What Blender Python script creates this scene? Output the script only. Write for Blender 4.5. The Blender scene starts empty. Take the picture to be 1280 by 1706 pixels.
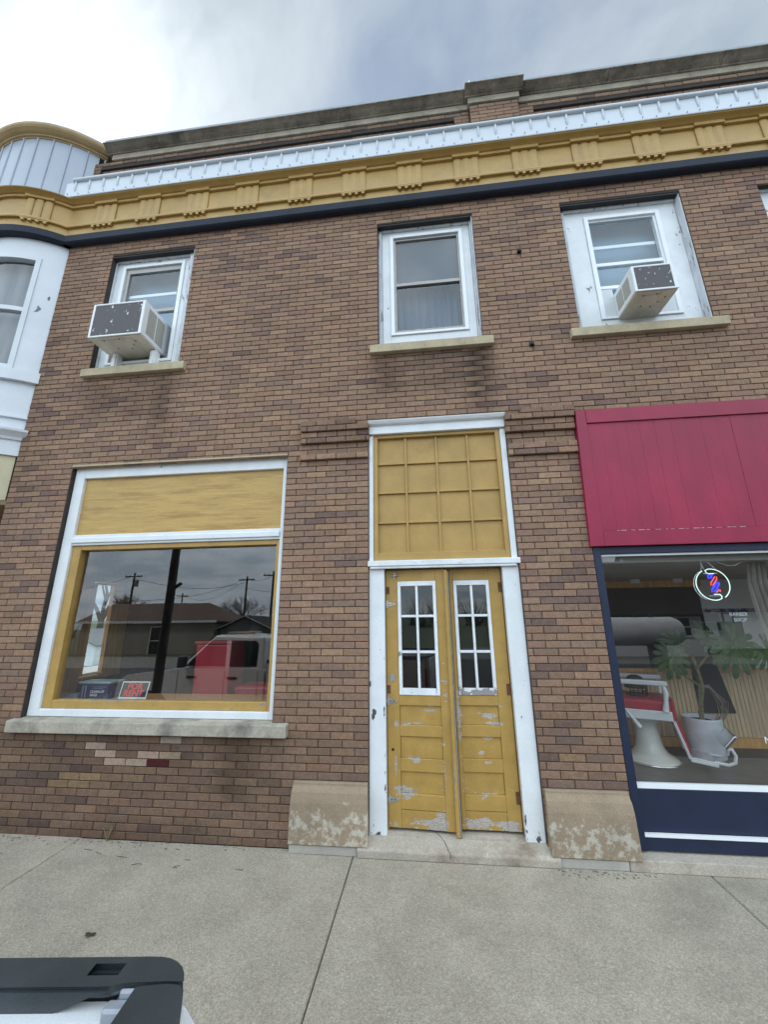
import bpy, math, random
from math import sin, cos, pi, radians
from mathutils import Vector, Matrix, noise
random.seed(7)
S = bpy.context.scene
COL = S.collection
NO = {}
# ------------------------------------------------------------------ mesh builder
class MB:
    def __init__(s): s.v=[]; s.f=[]; s.sm=[]; s.mi=[]; s.cur=0
    def add(s, vs, fs, smooth=False):
        o=len(s.v); s.v+= [tuple(p) for p in vs]
        for f in fs: s.f.append(tuple(i+o for i in f)); s.sm.append(smooth); s.mi.append(s.cur)
        return s
    def box(s,x0,x1,y0,y1,z0,z1):
        return s.add([(x0,y0,z0),(x1,y0,z0),(x1,y1,z0),(x0,y1,z0),(x0,y0,z1),(x1,y0,z1),(x1,y1,z1),(x0,y1,z1)],
            [(0,3,2,1),(4,5,6,7),(0,1,5,4),(1,2,6,5),(2,3,7,6),(3,0,4,7)])
    def hexa(s,p): # 8 points: bottom 4 ccw, top 4 ccw
        return s.add(p,[(0,3,2,1),(4,5,6,7),(0,1,5,4),(1,2,6,5),(2,3,7,6),(3,0,4,7)])
    def prism(s,prof,x0,x1,axis='x',cap=True,smooth=False):
        n=len(prof)
        if axis=='x': a=[(x0,p,q) for p,q in prof]; b=[(x1,p,q) for p,q in prof]
        elif axis=='y': a=[(p,x0,q) for p,q in prof]; b=[(p,x1,q) for p,q in prof]
        else: a=[(p,q,x0) for p,q in prof]; b=[(p,q,x1) for p,q in prof]
        fs=[(i,(i+1)%n,n+(i+1)%n,n+i) for i in range(n)]
        s.add(a+b,fs,smooth)
        if cap: s.add(a,[tuple(range(n))]); s.add(b,[tuple(range(n-1,-1,-1))])
        return s
    def sweep(s,prof,cx,cy,R,angs,close=False,smooth=True):
        # prof (offset,z) revolved about a vertical axis over the given angles (degrees)
        n=len(prof); vs=[]
        for a in angs:
            c,q=cos(radians(a)),sin(radians(a))
            for o,z in prof: vs.append((cx+(R+o)*c,cy+(R+o)*q,z))
        fs=[]
        for i in range(len(angs)-1):
            for j in range(n-1 if not close else n):
                k=(j+1)%n; fs.append((i*n+j,i*n+k,(i+1)*n+k,(i+1)*n+j))
        return s.add(vs,fs,smooth)
    def lathe(s,prof,c,seg=32,smooth=True,cap=True,R=None):
        n=len(prof); vs=[]
        for i in range(seg):
            a=2*pi*i/seg
            for r,z in prof:
                p=Vector((r*cos(a),r*sin(a),z))
                if R is not None: p=R@p
                vs.append((c[0]+p.x,c[1]+p.y,c[2]+p.z))
        fs=[]
        for i in range(seg):
            k=(i+1)%seg
            for j in range(n-1): fs.append((i*n+j,k*n+j,k*n+j+1,i*n+j+1))
        s.add(vs,fs,smooth)
        if cap:
            for j in (0,n-1):
                if prof[j][0]>1e-5:
                    ring=[vs[i*n+j] for i in range(seg)]
                    s.add(ring,[tuple(range(seg))] if j else [tuple(range(seg-1,-1,-1))])
        return s
    def tube(s,pts,r,seg=8,closed=False,smooth=True,cap=True):
        P=[Vector(p) for p in pts]; n=len(P)
        rr=r if isinstance(r,(list,tuple)) else [r]*n
        up=None; vs=[]
        for i in range(n):
            if closed: d=P[(i+1)%n]-P[i-1]
            else: d=P[min(i+1,n-1)]-P[max(i-1,0)]
            d.normalize()
            if up is None:
                up=Vector((0,0,1)) if abs(d.z)<.9 else Vector((1,0,0))
            a=d.cross(up)
            if a.length<1e-4: a=d.cross(Vector((.3,.8,.1)))
            a.normalize(); b=a.cross(d).normalized(); up=b
            for k in range(seg):
                t=2*pi*k/seg; q=P[i]+(a*cos(t)+b*sin(t))*rr[i]; vs.append(q)
        fs=[]
        for i in range(n if closed else n-1):
            j=(i+1)%n
            for k in range(seg):
                m=(k+1)%seg; fs.append((i*seg+k,j*seg+k,j*seg+m,i*seg+m))
        s.add(vs,fs,smooth)
        if cap and not closed:
            s.add(vs[:seg],[tuple(range(seg-1,-1,-1))]); s.add(vs[-seg:],[tuple(range(seg))])
        return s
    def bar(s,a,b,w,h,up=(0,0,1)):
        a=Vector(a);b=Vector(b);d=(b-a).normalized();u=Vector(up)
        x=d.cross(u).normalized()*w/2; y=x.cross(d).normalized()*h/2
        return s.hexa([a-x-y,a+x-y,b+x-y,b-x-y,a-x+y,a+x+y,b+x+y,b-x+y])
def wloc(o):
    v=Vector((0,0,0))
    while o: v+=o.location; o=o.parent
    return v
def obj(name,mb,mat,parent=None,bevel=0,seg=2,local=False,origin=None,**kw):
    me=bpy.data.meshes.new(name)
    off=Vector((0,0,0)) if local else (wloc(parent) if parent else (Vector(origin) if origin else Vector((0,0,0))))
    me.from_pydata([(x-off.x,y-off.y,z-off.z) for x,y,z in mb.v],[],mb.f)
    me.polygons.foreach_set('use_smooth',mb.sm)
    if len(mb.mi)==len(mb.f) and any(mb.mi): me.polygons.foreach_set('material_index',mb.mi)
    me.update()
    for m in (mat if isinstance(mat,(list,tuple)) else [mat]): me.materials.append(m)
    o=bpy.data.objects.new(name,me); COL.objects.link(o); o.parent=parent
    if parent is None and origin: o.location=origin
    if bevel:
        b=o.modifiers.new('bevel','BEVEL'); b.width=bevel; b.segments=seg; b.limit_method='ANGLE'; b.angle_limit=radians(35)
    tag(o,**kw); return o
def tag(o,label=None,category=None,group=None,kind=None):
    for k,v in dict(label=label,category=category,group=group,kind=kind).items():
        if v: o[k]=v
    return o
def thing(name,label,cat,loc=(0,0,0),group=None):
    o=bpy.data.objects.new(name,None); COL.objects.link(o); o.location=loc; o.empty_display_size=.2
    return tag(o,label,cat,group)
def copy_tree(o,parent=None):
    c=o.copy(); COL.objects.link(c); c.parent=parent
    for ch in list(o.children): copy_tree(ch,c)
    return c
def text_mesh(txt,size,thick=.001,bold=0.0,align='LEFT',width=1.0):
    cu=bpy.data.curves.new('lettering','FONT'); cu.body=txt; cu.size=size; cu.extrude=thick; cu.offset=bold; cu.align_x=align
    cu.resolution_u=3
    o=bpy.data.objects.new('lettering_curve',cu); COL.objects.link(o)
    dg=bpy.context.evaluated_depsgraph_get(); me=bpy.data.meshes.new_from_object(o.evaluated_get(dg))
    mb=MB(); mb.v=[(v.co.x*width,v.co.y,v.co.z) for v in me.vertices]; mb.f=[tuple(p.vertices) for p in me.polygons]; mb.sm=[False]*len(mb.f)
    bpy.data.objects.remove(o); bpy.data.curves.remove(cu); bpy.data.meshes.remove(me)
    return mb
def upright(mb,x,y,z,lean=0.0):  # text in the XY plane -> standing in XZ, facing -Y
    mb.v=[(x+a, y-c+b*lean, z+b) for a,b,c in mb.v]; return mb
# ------------------------------------------------------------------ materials
class NT:
    def __init__(s,nt): s.t=nt
    def n(s,t,ins=NO,**pr):
        nd=s.t.nodes.new('ShaderNode'+t)
        for k,v in pr.items(): setattr(nd,k,v)
        for k,v in ins.items():
            so=nd.inputs[k]
            if isinstance(v,bpy.types.NodeSocket): s.t.links.new(v,so)
            else: so.default_value=v
        return nd
    def m(s,op,a,b=0.0,c=0.0,clamp=False):
        return s.n('Math',{0:a,1:b,2:c},operation=op,use_clamp=clamp).outputs[0]
    def mix(s,f,a,b,bt='MIX'):
        return s.n('Mix',{0:f,6:a,7:b},data_type='RGBA',blend_type=bt).outputs[2]
    def co(s,stretch=(1,1,1)):
        t=s.n('TexCoord').outputs['Object']
        return s.n('Mapping',{'Vector':t,'Scale':stretch}).outputs[0]
    def noise(s,vec,scale,detail=3,rough=.55):
        return s.n('TexNoise',{'Vector':vec,'Scale':scale,'Detail':detail,'Roughness':rough}).outputs[0]
    def ramp(s,f,a,b,lo=0.0,hi=1.0):
        return s.n('MapRange',{0:f,1:a,2:b,3:lo,4:hi}).outputs[0]
def c4(c): return (c[0],c[1],c[2],1)
def new_mat(name):
    m=bpy.data.materials.new(name); m.use_nodes=True; nt=m.node_tree; nt.nodes.clear()
    g=NT(nt); out=g.n('OutputMaterial'); bs=g.n('BsdfPrincipled'); nt.links.new(bs.outputs[0],out.inputs[0])
    return m,g,bs,out
def M(name,col,rough=.6,metal=0.0,var=.12,vs=6,fine=.08,fs=90,bump=.15,bs=60,peel=None,under=(.25,.235,.22),col2=None,c2=(.5,.7,3),stretch=(1,1,1),emit=0,coat=0,blot=(),bdist=.004,grime=None,col2z=None):
    m,g,b,out=new_mat(name)
    co=g.co(); cs=g.co(stretch)
    n1=g.noise(cs,vs,4); n2=g.noise(cs,fs,2)
    base=c4(col)
    if col2:
        cf=g.ramp(g.noise(cs,c2[2],6,.68),c2[0],c2[1])
        if col2z:
            zc=g.n('SeparateXYZ',{0:co}).outputs[2]; cf=g.ramp(g.m('ADD',g.noise(cs,c2[2],6,.68),g.ramp(zc,col2z[0],col2z[1],0,-.22)),c2[0],c2[1])
        base=g.mix(cf,c4(col),c4(col2))
    k=g.m('MULTIPLY',g.ramp(n1,.3,.7,1-var,1+var),g.ramp(n2,.25,.75,1-fine,1+fine))
    base=g.mix(1,base,g.n('CombineColor',{0:k,1:k,2:k}).outputs[0],'MULTIPLY')
    if grime:
        gm=g.m('MULTIPLY',g.ramp(g.noise(co,grime[1],6,.65),grime[2],grime[2]+.18),grime[3])
        base=g.mix(gm,base,c4(grime[0]))
    h=g.noise(cs,bs,4); hs=h; rg=rough
    if peel:
        thr,psc,pst,zb=peel[:4]
        pn=g.noise(g.co(pst),psc,6,.62)
        sep=g.n('SeparateXYZ',{0:g.n('TexCoord').outputs['Object']})
        if zb:
            pn=g.m('ADD',pn,g.ramp(sep.outputs[2],zb[0],zb[1],zb[2],0))
        for (bx,bz,rx,rz,am) in blot:
            dx=g.m('DIVIDE',g.m('SUBTRACT',sep.outputs[0],bx),rx); dz=g.m('DIVIDE',g.m('SUBTRACT',sep.outputs[2],bz),rz)
            d=g.m('SQRT',g.m('ADD',g.m('MULTIPLY',dx,dx),g.m('MULTIPLY',dz,dz)))
            pn=g.m('ADD',pn,g.m('MULTIPLY',g.m('SUBTRACT',1,d,clamp=True),am))
        pm=g.ramp(pn,thr,thr+.02)
        gr=g.noise(g.co((pst[0]*3,pst[1]*3,pst[2]*3)),psc*3,3)
        uc=g.mix(g.ramp(gr,.35,.65),c4([x*.6 for x in under]),c4([x*1.25 for x in under]))
        base=g.mix(pm,base,uc)
        hs=g.m('SUBTRACT',g.m('MULTIPLY',h,.35),g.m('MULTIPLY',pm,.5))
        rg=g.m('ADD',rough,g.m('MULTIPLY',pm,.25),clamp=True)
    bp=g.n('Bump',{'Height':hs,'Strength':bump,'Distance':bdist})
    for k2,v in {'Base Color':base,'Roughness':rg,'Metallic':metal,'Normal':bp.outputs[0]}.items():
        if isinstance(v,bpy.types.NodeSocket): g.t.links.new(v,b.inputs[k2])
        else: b.inputs[k2].default_value=v
    if coat: b.inputs['Coat Weight'].default_value=coat
    if emit: b.inputs['Emission Color'].default_value=c4(col); b.inputs['Emission Strength'].default_value=emit
    return m
def glass(name,tint=(1,1,1),refl=1.0,ior=1.5,rough=.0,dirt=.03,wave=0.0):
    m,g,b,out=new_mat(name); g.t.nodes.remove(b)
    gm=g.n('NewGeometry'); ca=g.m('ABSOLUTE',g.n('VectorMath',{0:gm.outputs['Incoming'],1:gm.outputs['Normal']},operation='DOT_PRODUCT').outputs['Value'])
    f0=ior; f=g.m('ADD',f0,g.m('MULTIPLY',g.m('POWER',g.m('SUBTRACT',1,ca,clamp=True),5),1-f0),clamp=True)
    ins={'Roughness':rough,'Color':(1,1,1,1)}
    if wave:
        bp=g.n('Bump',{'Height':g.noise(g.co(),1.6,1),'Strength':1.0,'Distance':wave}); ins['Normal']=bp.outputs[0]
    gl=g.n('BsdfGlossy',ins); tr=g.n('BsdfTransparent',{'Color':c4(tint)})
    mx=g.n('MixShader',{0:f,1:tr.outputs[0],2:gl.outputs[0]})
    df=g.n('BsdfDiffuse',{'Color':(.45,.45,.43,1)})
    dn=g.m('MULTIPLY',g.ramp(g.noise(g.co((1,1,.35)),5,6,.7),.45,.8),dirt)
    m2=g.n('MixShader',{0:dn,1:mx.outputs[0],2:df.outputs[0]})
    g.t.links.new(m2.outputs[0],out.inputs[0]); return m

OCHRE=(.44,.272,.078); WHITE=(.76,.78,.80); NAVY=(.014,.020,.036); BURG=(.30,.014,.052)
WOOD=(.30,.275,.25)
def brick_mat():
    m,g,b,out=new_mat('flashed_brick')
    co=g.co()
    at=g.n('Attribute',attribute_name='Col').outputs['Color']; dt=g.n('Attribute',attribute_name='Dirt').outputs['Color']
    sp=g.ramp(g.noise(co,150,3,.7),.34,.68,.62,1.28)
    dots=g.n('TexVoronoi',{'Vector':co,'Scale':95.0}); dk=g.ramp(dots.outputs['Distance'],.12,.30,.45,1)
    big=g.ramp(g.noise(co,22,4),.3,.7,.86,1.14)
    k=g.m('MULTIPLY',g.m('MULTIPLY',sp,dk),big)
    c=g.mix(1,at,g.n('CombineColor',{0:k,1:k,2:k}).outputs[0],'MULTIPLY')
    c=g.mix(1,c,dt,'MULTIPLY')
    h=g.noise(co,70,5,.7)
    bp=g.n('Bump',{'Height':g.m('ADD',h,g.m('MULTIPLY',dk,.5)),'Strength':.5,'Distance':.004})
    g.t.links.new(c,b.inputs['Base Color']); g.t.links.new(bp.outputs[0],b.inputs['Normal']); b.inputs['Roughness'].default_value=.85
    b.inputs['Specular IOR Level'].default_value=.3
    return m
def concrete_mat(name,base,agg=.5,scale=120,stain=(.12,.11,.10),sa=.45,ss=1.1):
    m,g,b,out=new_mat(name); co=g.co()
    vo=g.n('TexVoronoi',{'Vector':co,'Scale':scale}); ran=g.n('SeparateColor',{0:vo.outputs['Color']}).outputs[0]
    k=g.ramp(ran,0,1,1-agg,1+agg)
    v2=g.n('TexVoronoi',{'Vector':co,'Scale':scale*.42}); r2=g.n('SeparateColor',{0:v2.outputs['Color']}).outputs[1]
    lt=g.m('MULTIPLY',g.ramp(r2,.90,.93,0,1),g.ramp(v2.outputs['Distance'],.25,.40,1,0))
    k=g.m('MULTIPLY',k,g.ramp(g.noise(co,2.2,6,.6),.3,.7,.84,1.14))
    c=g.mix(1,c4(base),g.n('CombineColor',{0:k,1:k,2:k}).outputs[0],'MULTIPLY')
    c=g.mix(g.m('MULTIPLY',lt,.45),c,(.66,.62,.55,1))
    st=g.m('MULTIPLY',g.ramp(g.noise(g.co((1,1.6,1)),ss,8,.65),.52,.70),sa)
    c=g.mix(st,c,c4(stain))
    bp=g.n('Bump',{'Height':g.m('ADD',ran,g.noise(co,40,4)),'Strength':.5,'Distance':.004})
    g.t.links.new(c,b.inputs['Base Color']); g.t.links.new(bp.outputs[0],b.inputs['Normal']); b.inputs['Roughness'].default_value=.9
    return m
m_brick=brick_mat()
m_mortar=M('dark_mortar',(.045,.036,.031),.95,var=.25,vs=12,bump=.4)
m_stone=M('limestone',(.40,.35,.27),.85,var=.18,vs=5,fine=.14,fs=70,bump=.35,bs=45,grime=((.10,.09,.08),3.2,.56,.75))
m_stone_sill=M('limestone_sill',(.46,.38,.255),.85,var=.14,vs=6,fine=.12,fs=80,bump=.3,bs=50,grime=((.17,.15,.115),2.6,.58,.6))
m_plinth=M('stained_limestone',(.315,.235,.16),.85,var=.16,vs=4,fine=.16,fs=85,bump=.45,bs=40,col2=(.50,.45,.365),c2=(.47,.56,13),col2z=(.22,.46),grime=((.13,.10,.075),2.0,.55,.6))
m_coping=M('weathered_coping',(.27,.228,.18),.9,var=.3,vs=4,fine=.25,fs=40,bump=.5,bs=30,grime=((.05,.047,.04),3,.5,.8))
m_ochre=M('ochre_paint',OCHRE,.5,var=.1,vs=5,fine=.06,bump=.2,bs=40,grime=((.18,.10,.03),2.4,.60,.45))
m_ochre_rail=M('ochre_rail_paint',OCHRE,.5,var=.12,bump=.3,bs=40,peel=(.70,9,(1,1,3),None),under=WOOD,blot=[(-1.85,1.03,.07,.03,.35),(-1.55,1.075,.12,.02,.3),(-2.9,1.085,.9,.012,.25)])
m_ochre_door=M('ochre_door_paint',(.43,.262,.068),.5,var=.12,vs=7,bump=.45,bs=35,peel=(.665,5,(1.2,1,4.0),(.13,.34,.15)),under=(.43,.385,.335),
  blot=[(.17,.40,.13,.09,.34),(.22,.66,.25,.02,.26),(.20,.925,.17,.045,.26),(.34,1.035,.15,.025,.26),(.07,.34,.05,.10,.25),(.48,.62,.03,.5,.17),(.52,1.10,.05,.5,.17),(.07,.62,.02,.16,.3),(.35,.19,.16,.06,.25),(.45,.22,.07,.09,.25),(.08,.93,.03,.07,.25)])
m_ochre_door2=M('ochre_door_paint_worn',(.43,.262,.068),.5,var=.12,vs=7,bump=.45,bs=35,peel=(.665,5,(1.2,1,4.0),(.13,.32,.15)),under=(.46,.41,.355),
  blot=[(.28,1.0,.16,.05,.38),(.32,.935,.13,.025,.28),(.20,.375,.06,.045,.3),(.14,.20,.14,.06,.3),(.36,.18,.14,.05,.3),(.25,.82,.14,.02,.25),(.02,1.05,.035,.35,.24),(.03,.8,.025,.6,.18),(.25,.40,.25,.012,.2),(.2,.70,.05,.03,.25)])
m_greywood=M('weathered_wood',(.27,.25,.235),.85,var=.25,vs=20,stretch=(6,6,1),fine=.2,bump=.5,bs=30,col2=(.10,.09,.085),c2=(.6,.75,8))
m_white=M('white_trim_paint',WHITE,.55,var=.05,fine=.04,bump=.25,bs=30,peel=(.72,11,(1,1,.8),None),under=(.12,.10,.10))
m_white_door=M('white_jamb_paint',WHITE,.55,var=.05,fine=.04,bump=.3,bs=30,peel=(.70,19,(1.5,1,.8),(.1,.4,.07)),under=(.10,.085,.085),blot=[(-.505,1.03,.03,.06,.34),(-.515,.985,.035,.03,.34),(-.54,1.25,.015,.08,.3),(-.415,1.05,.012,.10,.3),(-.41,.55,.012,.3,.22),(-.48,.12,.09,.025,.18),(.79,.13,.09,.03,.16),(.718,.30,.016,.35,.24)])
m_white_up=M('white_casing_paint',WHITE,.55,var=.06,fine=.04,bump=.3,bs=30,peel=(.655,7,(1.2,1,.8),None),under=(.33,.27,.23))
m_clad=M('grey_white_cladding',(.36,.40,.47),.35,var=.05,vs=2,fine=.02,bump=.05,bs=8)
m_white_metal=M('white_metal_siding',(.60,.645,.70),.35,var=.05,vs=2,fine=.02,bump=.05,bs=8)
m_white_vinyl=M('white_vinyl',(.84,.86,.88),.4,var=.03,fine=.02,bump=.05)
m_turret=M('white_turret_paint',(.66,.69,.73),.5,var=.05,vs=3,fine=.04,bump=.25,bs=25,peel=(.735,7,(1,1,.8),None),under=(.16,.17,.20),blot=[(-4.83,5.72,.10,.16,.28),(-4.76,5.87,.03,.1,.3)])
m_navy=M('navy_paint',NAVY,.8,var=.2,fine=.1,bump=.2,bs=40,peel=(.76,14,(1,1,1),None),under=(.3,.3,.32))
m_navy_store=M('navy_shopfront_paint',(.009,.0155,.046),.5,var=.15,fine=.08,bump=.2,bs=30)
m_burg=M('burgundy_paint',BURG,.5,var=.14,vs=2.5,fine=.06,stretch=(1,1,.5),bump=.25,bs=35,col2=(.34,.016,.055),c2=(.5,.8,2.5))
m_ply=M('ochre_plywood',(.50,.32,.10),.5,var=.12,vs=7,stretch=(.5,1,5),fine=.08,bump=.3,bs=14,col2=(.37,.21,.062),c2=(.50,.66,3.4))
m_black=M('black_steel',(.012,.012,.014),.5,var=.2,bump=.2)
m_dark=M('dark_void',(.012,.011,.011),.9)
m_lintel=M('rusty_black_lintel',(.02,.018,.018),.7,var=.3,bump=.4,bs=30)
m_glass=glass('window_glass',(.90,.95,.98),1.0,.08,dirt=.02)
m_glass_shop=glass('shop_glass',(.90,.93,.93),1.0,.165,dirt=.025,wave=.0006)
m_glass_door=glass('door_glass',(.5,.53,.55),1.0,.10,dirt=.03,wave=.002)
m_glass_barber=glass('barber_glass',(.95,.96,.96),1.0,.14,dirt=.012)
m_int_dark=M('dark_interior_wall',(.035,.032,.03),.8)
m_int_wood=M('brown_panelling',(.60,.31,.13),.45,stretch=(4,4,.5),vs=6,var=.25,bump=.1)
m_int_orange=M('orange_wood',(.80,.44,.16),.4,stretch=(4,4,.5),vs=6,var=.2,bump=.1)
m_int_floor=M('grey_floorboards',(.085,.082,.08),.45,stretch=(1,6,1),vs=5,var=.3,bump=.15)
m_int_ceil=M('grey_ceiling',(.42,.40,.37),.9,stretch=(.3,3,1),vs=4,var=.12)
m_int_white=M('white_plaster',(.78,.77,.76),.8,var=.05)
m_bead=M('tan_beadboard',(.76,.56,.34),.5,stretch=(5,5,.4),vs=7,var=.18,bump=.1)
m_sidewalk=concrete_mat('aggregate_concrete',(.385,.338,.268),.24,150,(.20,.17,.135),.35,.8)
m_step=concrete_mat('worn_concrete_step',(.45,.395,.325),.16,160,(.20,.145,.10),.8,2.3)
m_joint=M('dark_joint',(.05,.045,.04),.95)  # dark tone of the slab joints and the step crack
m_asphalt=concrete_mat('asphalt',(.06,.06,.062),.4,60,(.03,.03,.03))
m_grass=M('lawn_grass',(.085,.10,.045),.9,var=.35,vs=3,fine=.4,fs=50,bump=.5)
m_side_brick=M('plain_brown_brick',(.15,.10,.075),.9,var=.3,vs=20,stretch=(1,1,3),bump=.3)
m_curtain=M('pale_curtain',(.23,.33,.41),.9,var=.12,vs=1.5,fine=.02)
m_curtain_blue=M('blue_grey_curtain',(.055,.085,.13),.9,var=.3,stretch=(14,1,.4),vs=4,fine=.03)
m_blind=M('white_blind',(.14,.185,.235),.6,var=.04)
m_alu=M('bronze_grey_sash',(.34,.32,.30),.45,.3,var=.08)

# ------------------------------------------------------------------ measures (metres): wall face is y=0, +y into the building
OPEN=[(-3.94,-1.425,.93,3.515),(-.55,.86,-.1,3.838),(1.527,6.6,-.1,3.825),(-4.0,-2.84,4.765,6.53),(-.437,.717,4.785,6.548),(1.742,3.065,4.785,6.535),(3.88,5.2,4.785,6.525)]
XL,XR=-4.69,6.5
B=thing('brick_building','two storey brown brick shop building with ochre frieze, white siding and a rounded corner turret','building')
# ------------------------------------------------------------------ brick wall
def smooth(a,b,x):
    t=max(0,min(1,(x-a)/(b-a))); return t*t*(3-2*t)
def dirt(x,z):
    n=lambda s,o=0: noise.noise(Vector((x*s+o,z*s*.6,o)))
    d=1.0
    d*=1-.10*max(0,n(.9,3))
    d*=1-.08*max(0,n(.35,9))
    def streak(x0,x1,z0,z1,a,f=.08):
        w=smooth(x0-f,x0+f*.4,x)*(1-smooth(x1-f*.4,x1+f,x))*(1-smooth(z1,z1+.03,z))*smooth(z0,z0+(z1-z0)*.45,z+.12*n(9,2))
        return 1-a*w*(.75+.5*noise.noise(Vector((x*11,z*1.2,4))))
    d*=streak(-3.08,-2.90,3.65,4.65,.72); d*=streak(-4.0,-3.2,3.95,4.65,.42,.15)
    d*=streak(.58,.78,3.70,4.66,.74,.05); d*=streak(-.45,.75,4.1,4.66,.42,.12); d*=streak(-.5,-.2,3.95,4.66,.25,.1)
    d*=streak(1.7,3.1,4.3,4.66,.15,.1)
    d*=streak(-4.6,-1.3,.05,.83,.36,.2); d*=streak(-1.9,-1.55,.15,.82,.45,.08); d*=streak(-3.0,-2.2,.55,.82,.25,.1)
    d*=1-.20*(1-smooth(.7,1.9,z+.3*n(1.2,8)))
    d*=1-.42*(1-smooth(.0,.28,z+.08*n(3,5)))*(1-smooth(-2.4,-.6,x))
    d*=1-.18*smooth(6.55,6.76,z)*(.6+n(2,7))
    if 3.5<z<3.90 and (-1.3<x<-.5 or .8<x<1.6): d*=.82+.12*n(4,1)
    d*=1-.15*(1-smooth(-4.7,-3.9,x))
    return max(.25,d)
PAL=[((.335,.217,.143),26),((.312,.200,.134),30),((.284,.182,.124),22),((.268,.178,.131),10),((.205,.134,.107),7),((.355,.232,.142),4),((.335,.203,.132),3)]
SPECIAL=[((-3.106,.72),(.66,.50,.40)),((-2.995,.652),(.74,.53,.42)),((-2.588,.658),(.74,.53,.42)),((-2.34,.659),(.60,.44,.30)),((-2.887,.592),(.68,.50,.39)),((-2.673,.597),(.68,.50,.37)),((-2.46,.598),(.13,.02,.022)),((-2.322,.781),(.66,.54,.43)),((-3.103,.464),(.48,.31,.17)),((-3.31,.464),(.44,.29,.17)),((-3.394,.403),(.40,.26,.15)),((-3.188,.405),(.44,.29,.17))]
def bcol(x,z,rowx0,rowx1):
    for (sx,sz),c in SPECIAL:
        if rowx0<=sx<=rowx1 and z<=sz<z+.0625: return c
    cl=noise.noise(Vector((x*.55+3,z*.55,1.3)))
    ws=[]
    for i,(c,w) in enumerate(PAL):
        if i==4: w*=max(.10,1+3.0*cl)
        if i in (0,5): w*=max(.3,1-1.1*cl)
        ws.append(w)
    c=random.choices([p[0] for p in PAL],ws)[0]; k=random.uniform(.89,1.11)
    return tuple(v*k*t*random.uniform(.975,1.025) for v,t in zip(c,(1.03,1.0,1.03)))
JT=.0033
PIERS=[(-1.275,-.543),(.853,1.533)]
def corb(x0,x1,z):
    # corbelled courses at the heads of the two door piers
    for a,b in PIERS:
        if x0>=a-.01 and x1<=b+.01:
            r=round((z-.56)/.0625)
            if r in (51,52): return .060
            if r in (49,50): return .036
            if (a<0 and r==46) or (a>0 and r in (45,46)): return .034
    return 0
def parapet_y(x0,x1,z):
    if z>=7.6 and .80<=x0 and x1<=1.425: return -.06
    if 7.86<=z<8.19 and ((-4.5<x0 and x1<=.60) or (x0>=1.62)): return .03
    return 0
bm=MB(); cols=[]; dirts=[]
def put_brick(x0,x1,z0,y,depth,c):
    x0+=JT;x1-=JT; za=z0+JT; zb=z0+.0625-JT; ch=.0035
    jx=random.uniform(-.0015,.0015); y+=random.uniform(-.0018,.0018)
    t=random.uniform(-.0012,.0012)
    o=len(bm.v)
    bm.add([(x0+ch,y+t,za+ch),(x1-ch,y-t,za+ch),(x1-ch,y-t,zb-ch),(x0+ch,y+t,zb-ch),
            (x0,y+ch,za),(x1,y+ch,za),(x1,y+ch,zb),(x0,y+ch,zb),(x0,depth,za),(x1,depth,za),(x1,depth,zb),(x0,depth,zb)],
        [(0,1,2,3),(4,5,1,0),(5,6,2,1),(6,7,3,2),(7,4,0,3),(8,9,5,4),(9,10,6,5),(10,11,7,6),(11,8,4,7)])
    for p in bm.v[o:]:
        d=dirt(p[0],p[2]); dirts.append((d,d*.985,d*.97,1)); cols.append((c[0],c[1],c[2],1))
rows=int(8.32/.0625)+1
P=.2115
for r in range(-9,rows-9):
    z0=.56+.0625*r
    if z0+.0625>8.325: break
    zm=z0+.031
    off=-.993+(P/2 if r%2==0 else 0)+random.uniform(-.006,.006)
    cuts=set(); n0=math.floor((XL-off)/P)
    xs=[off+P*i for i in range(n0,n0+60)]
    bounds=[(XL,XR)]
    for a,b,c,d in OPEN:
        if c<zm<d:
            nb=[]
            for p,q in bounds:
                if b<=p or a>=q: nb.append((p,q)); continue
                if a>p: nb.append((p,a))
                if b<q: nb.append((b,q))
            bounds=nb
    # hard vertical breaks (corbels, parapet pilaster and recessed panels)
    br=[]
    rr=r
    if rr in (45,46,49,50,51,52): br+=[-1.275,1.533]
    if z0>7.6: br+=[.80,1.42]
    if 7.86<=z0<8.19: br+=[-4.5,.60,1.62]
    for p,q in bounds:
        e=[p]+[b for b in sorted(br) if p<b<q]+[q]
        for p2,q2 in zip(e,e[1:]):
            if rr in (49,50,51,52) and abs(q2+.55)<.02: q2+=.012
            if rr in (49,50,51,52) and abs(p2-.86)<.02: p2-=.012
            js=[p2]+[x for x in xs if p2+.035<x<q2-.035]+[q2]
            for x0,x1 in zip(js,js[1:]):
                y=-corb(x0,x1,z0)
                if z0>7.5: y=parapet_y(x0+.001,x1-.001,z0)
                edge=(abs(x0-p)<1e-4 or abs(x1-q)<1e-4)
                put_brick(x0,x1,z0,y,(.10 if edge else max(y+.02,.012)),bcol((x0+x1)/2,z0,x0,x1))
w=obj('brick_wall',bm,m_brick,B)
for nm,dat in (('Col',cols),('Dirt',dirts)):
    at=w.data.color_attributes.new(nm,'FLOAT_COLOR','POINT'); at.data.foreach_set('color',[c for q in dat for c in q])
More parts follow.
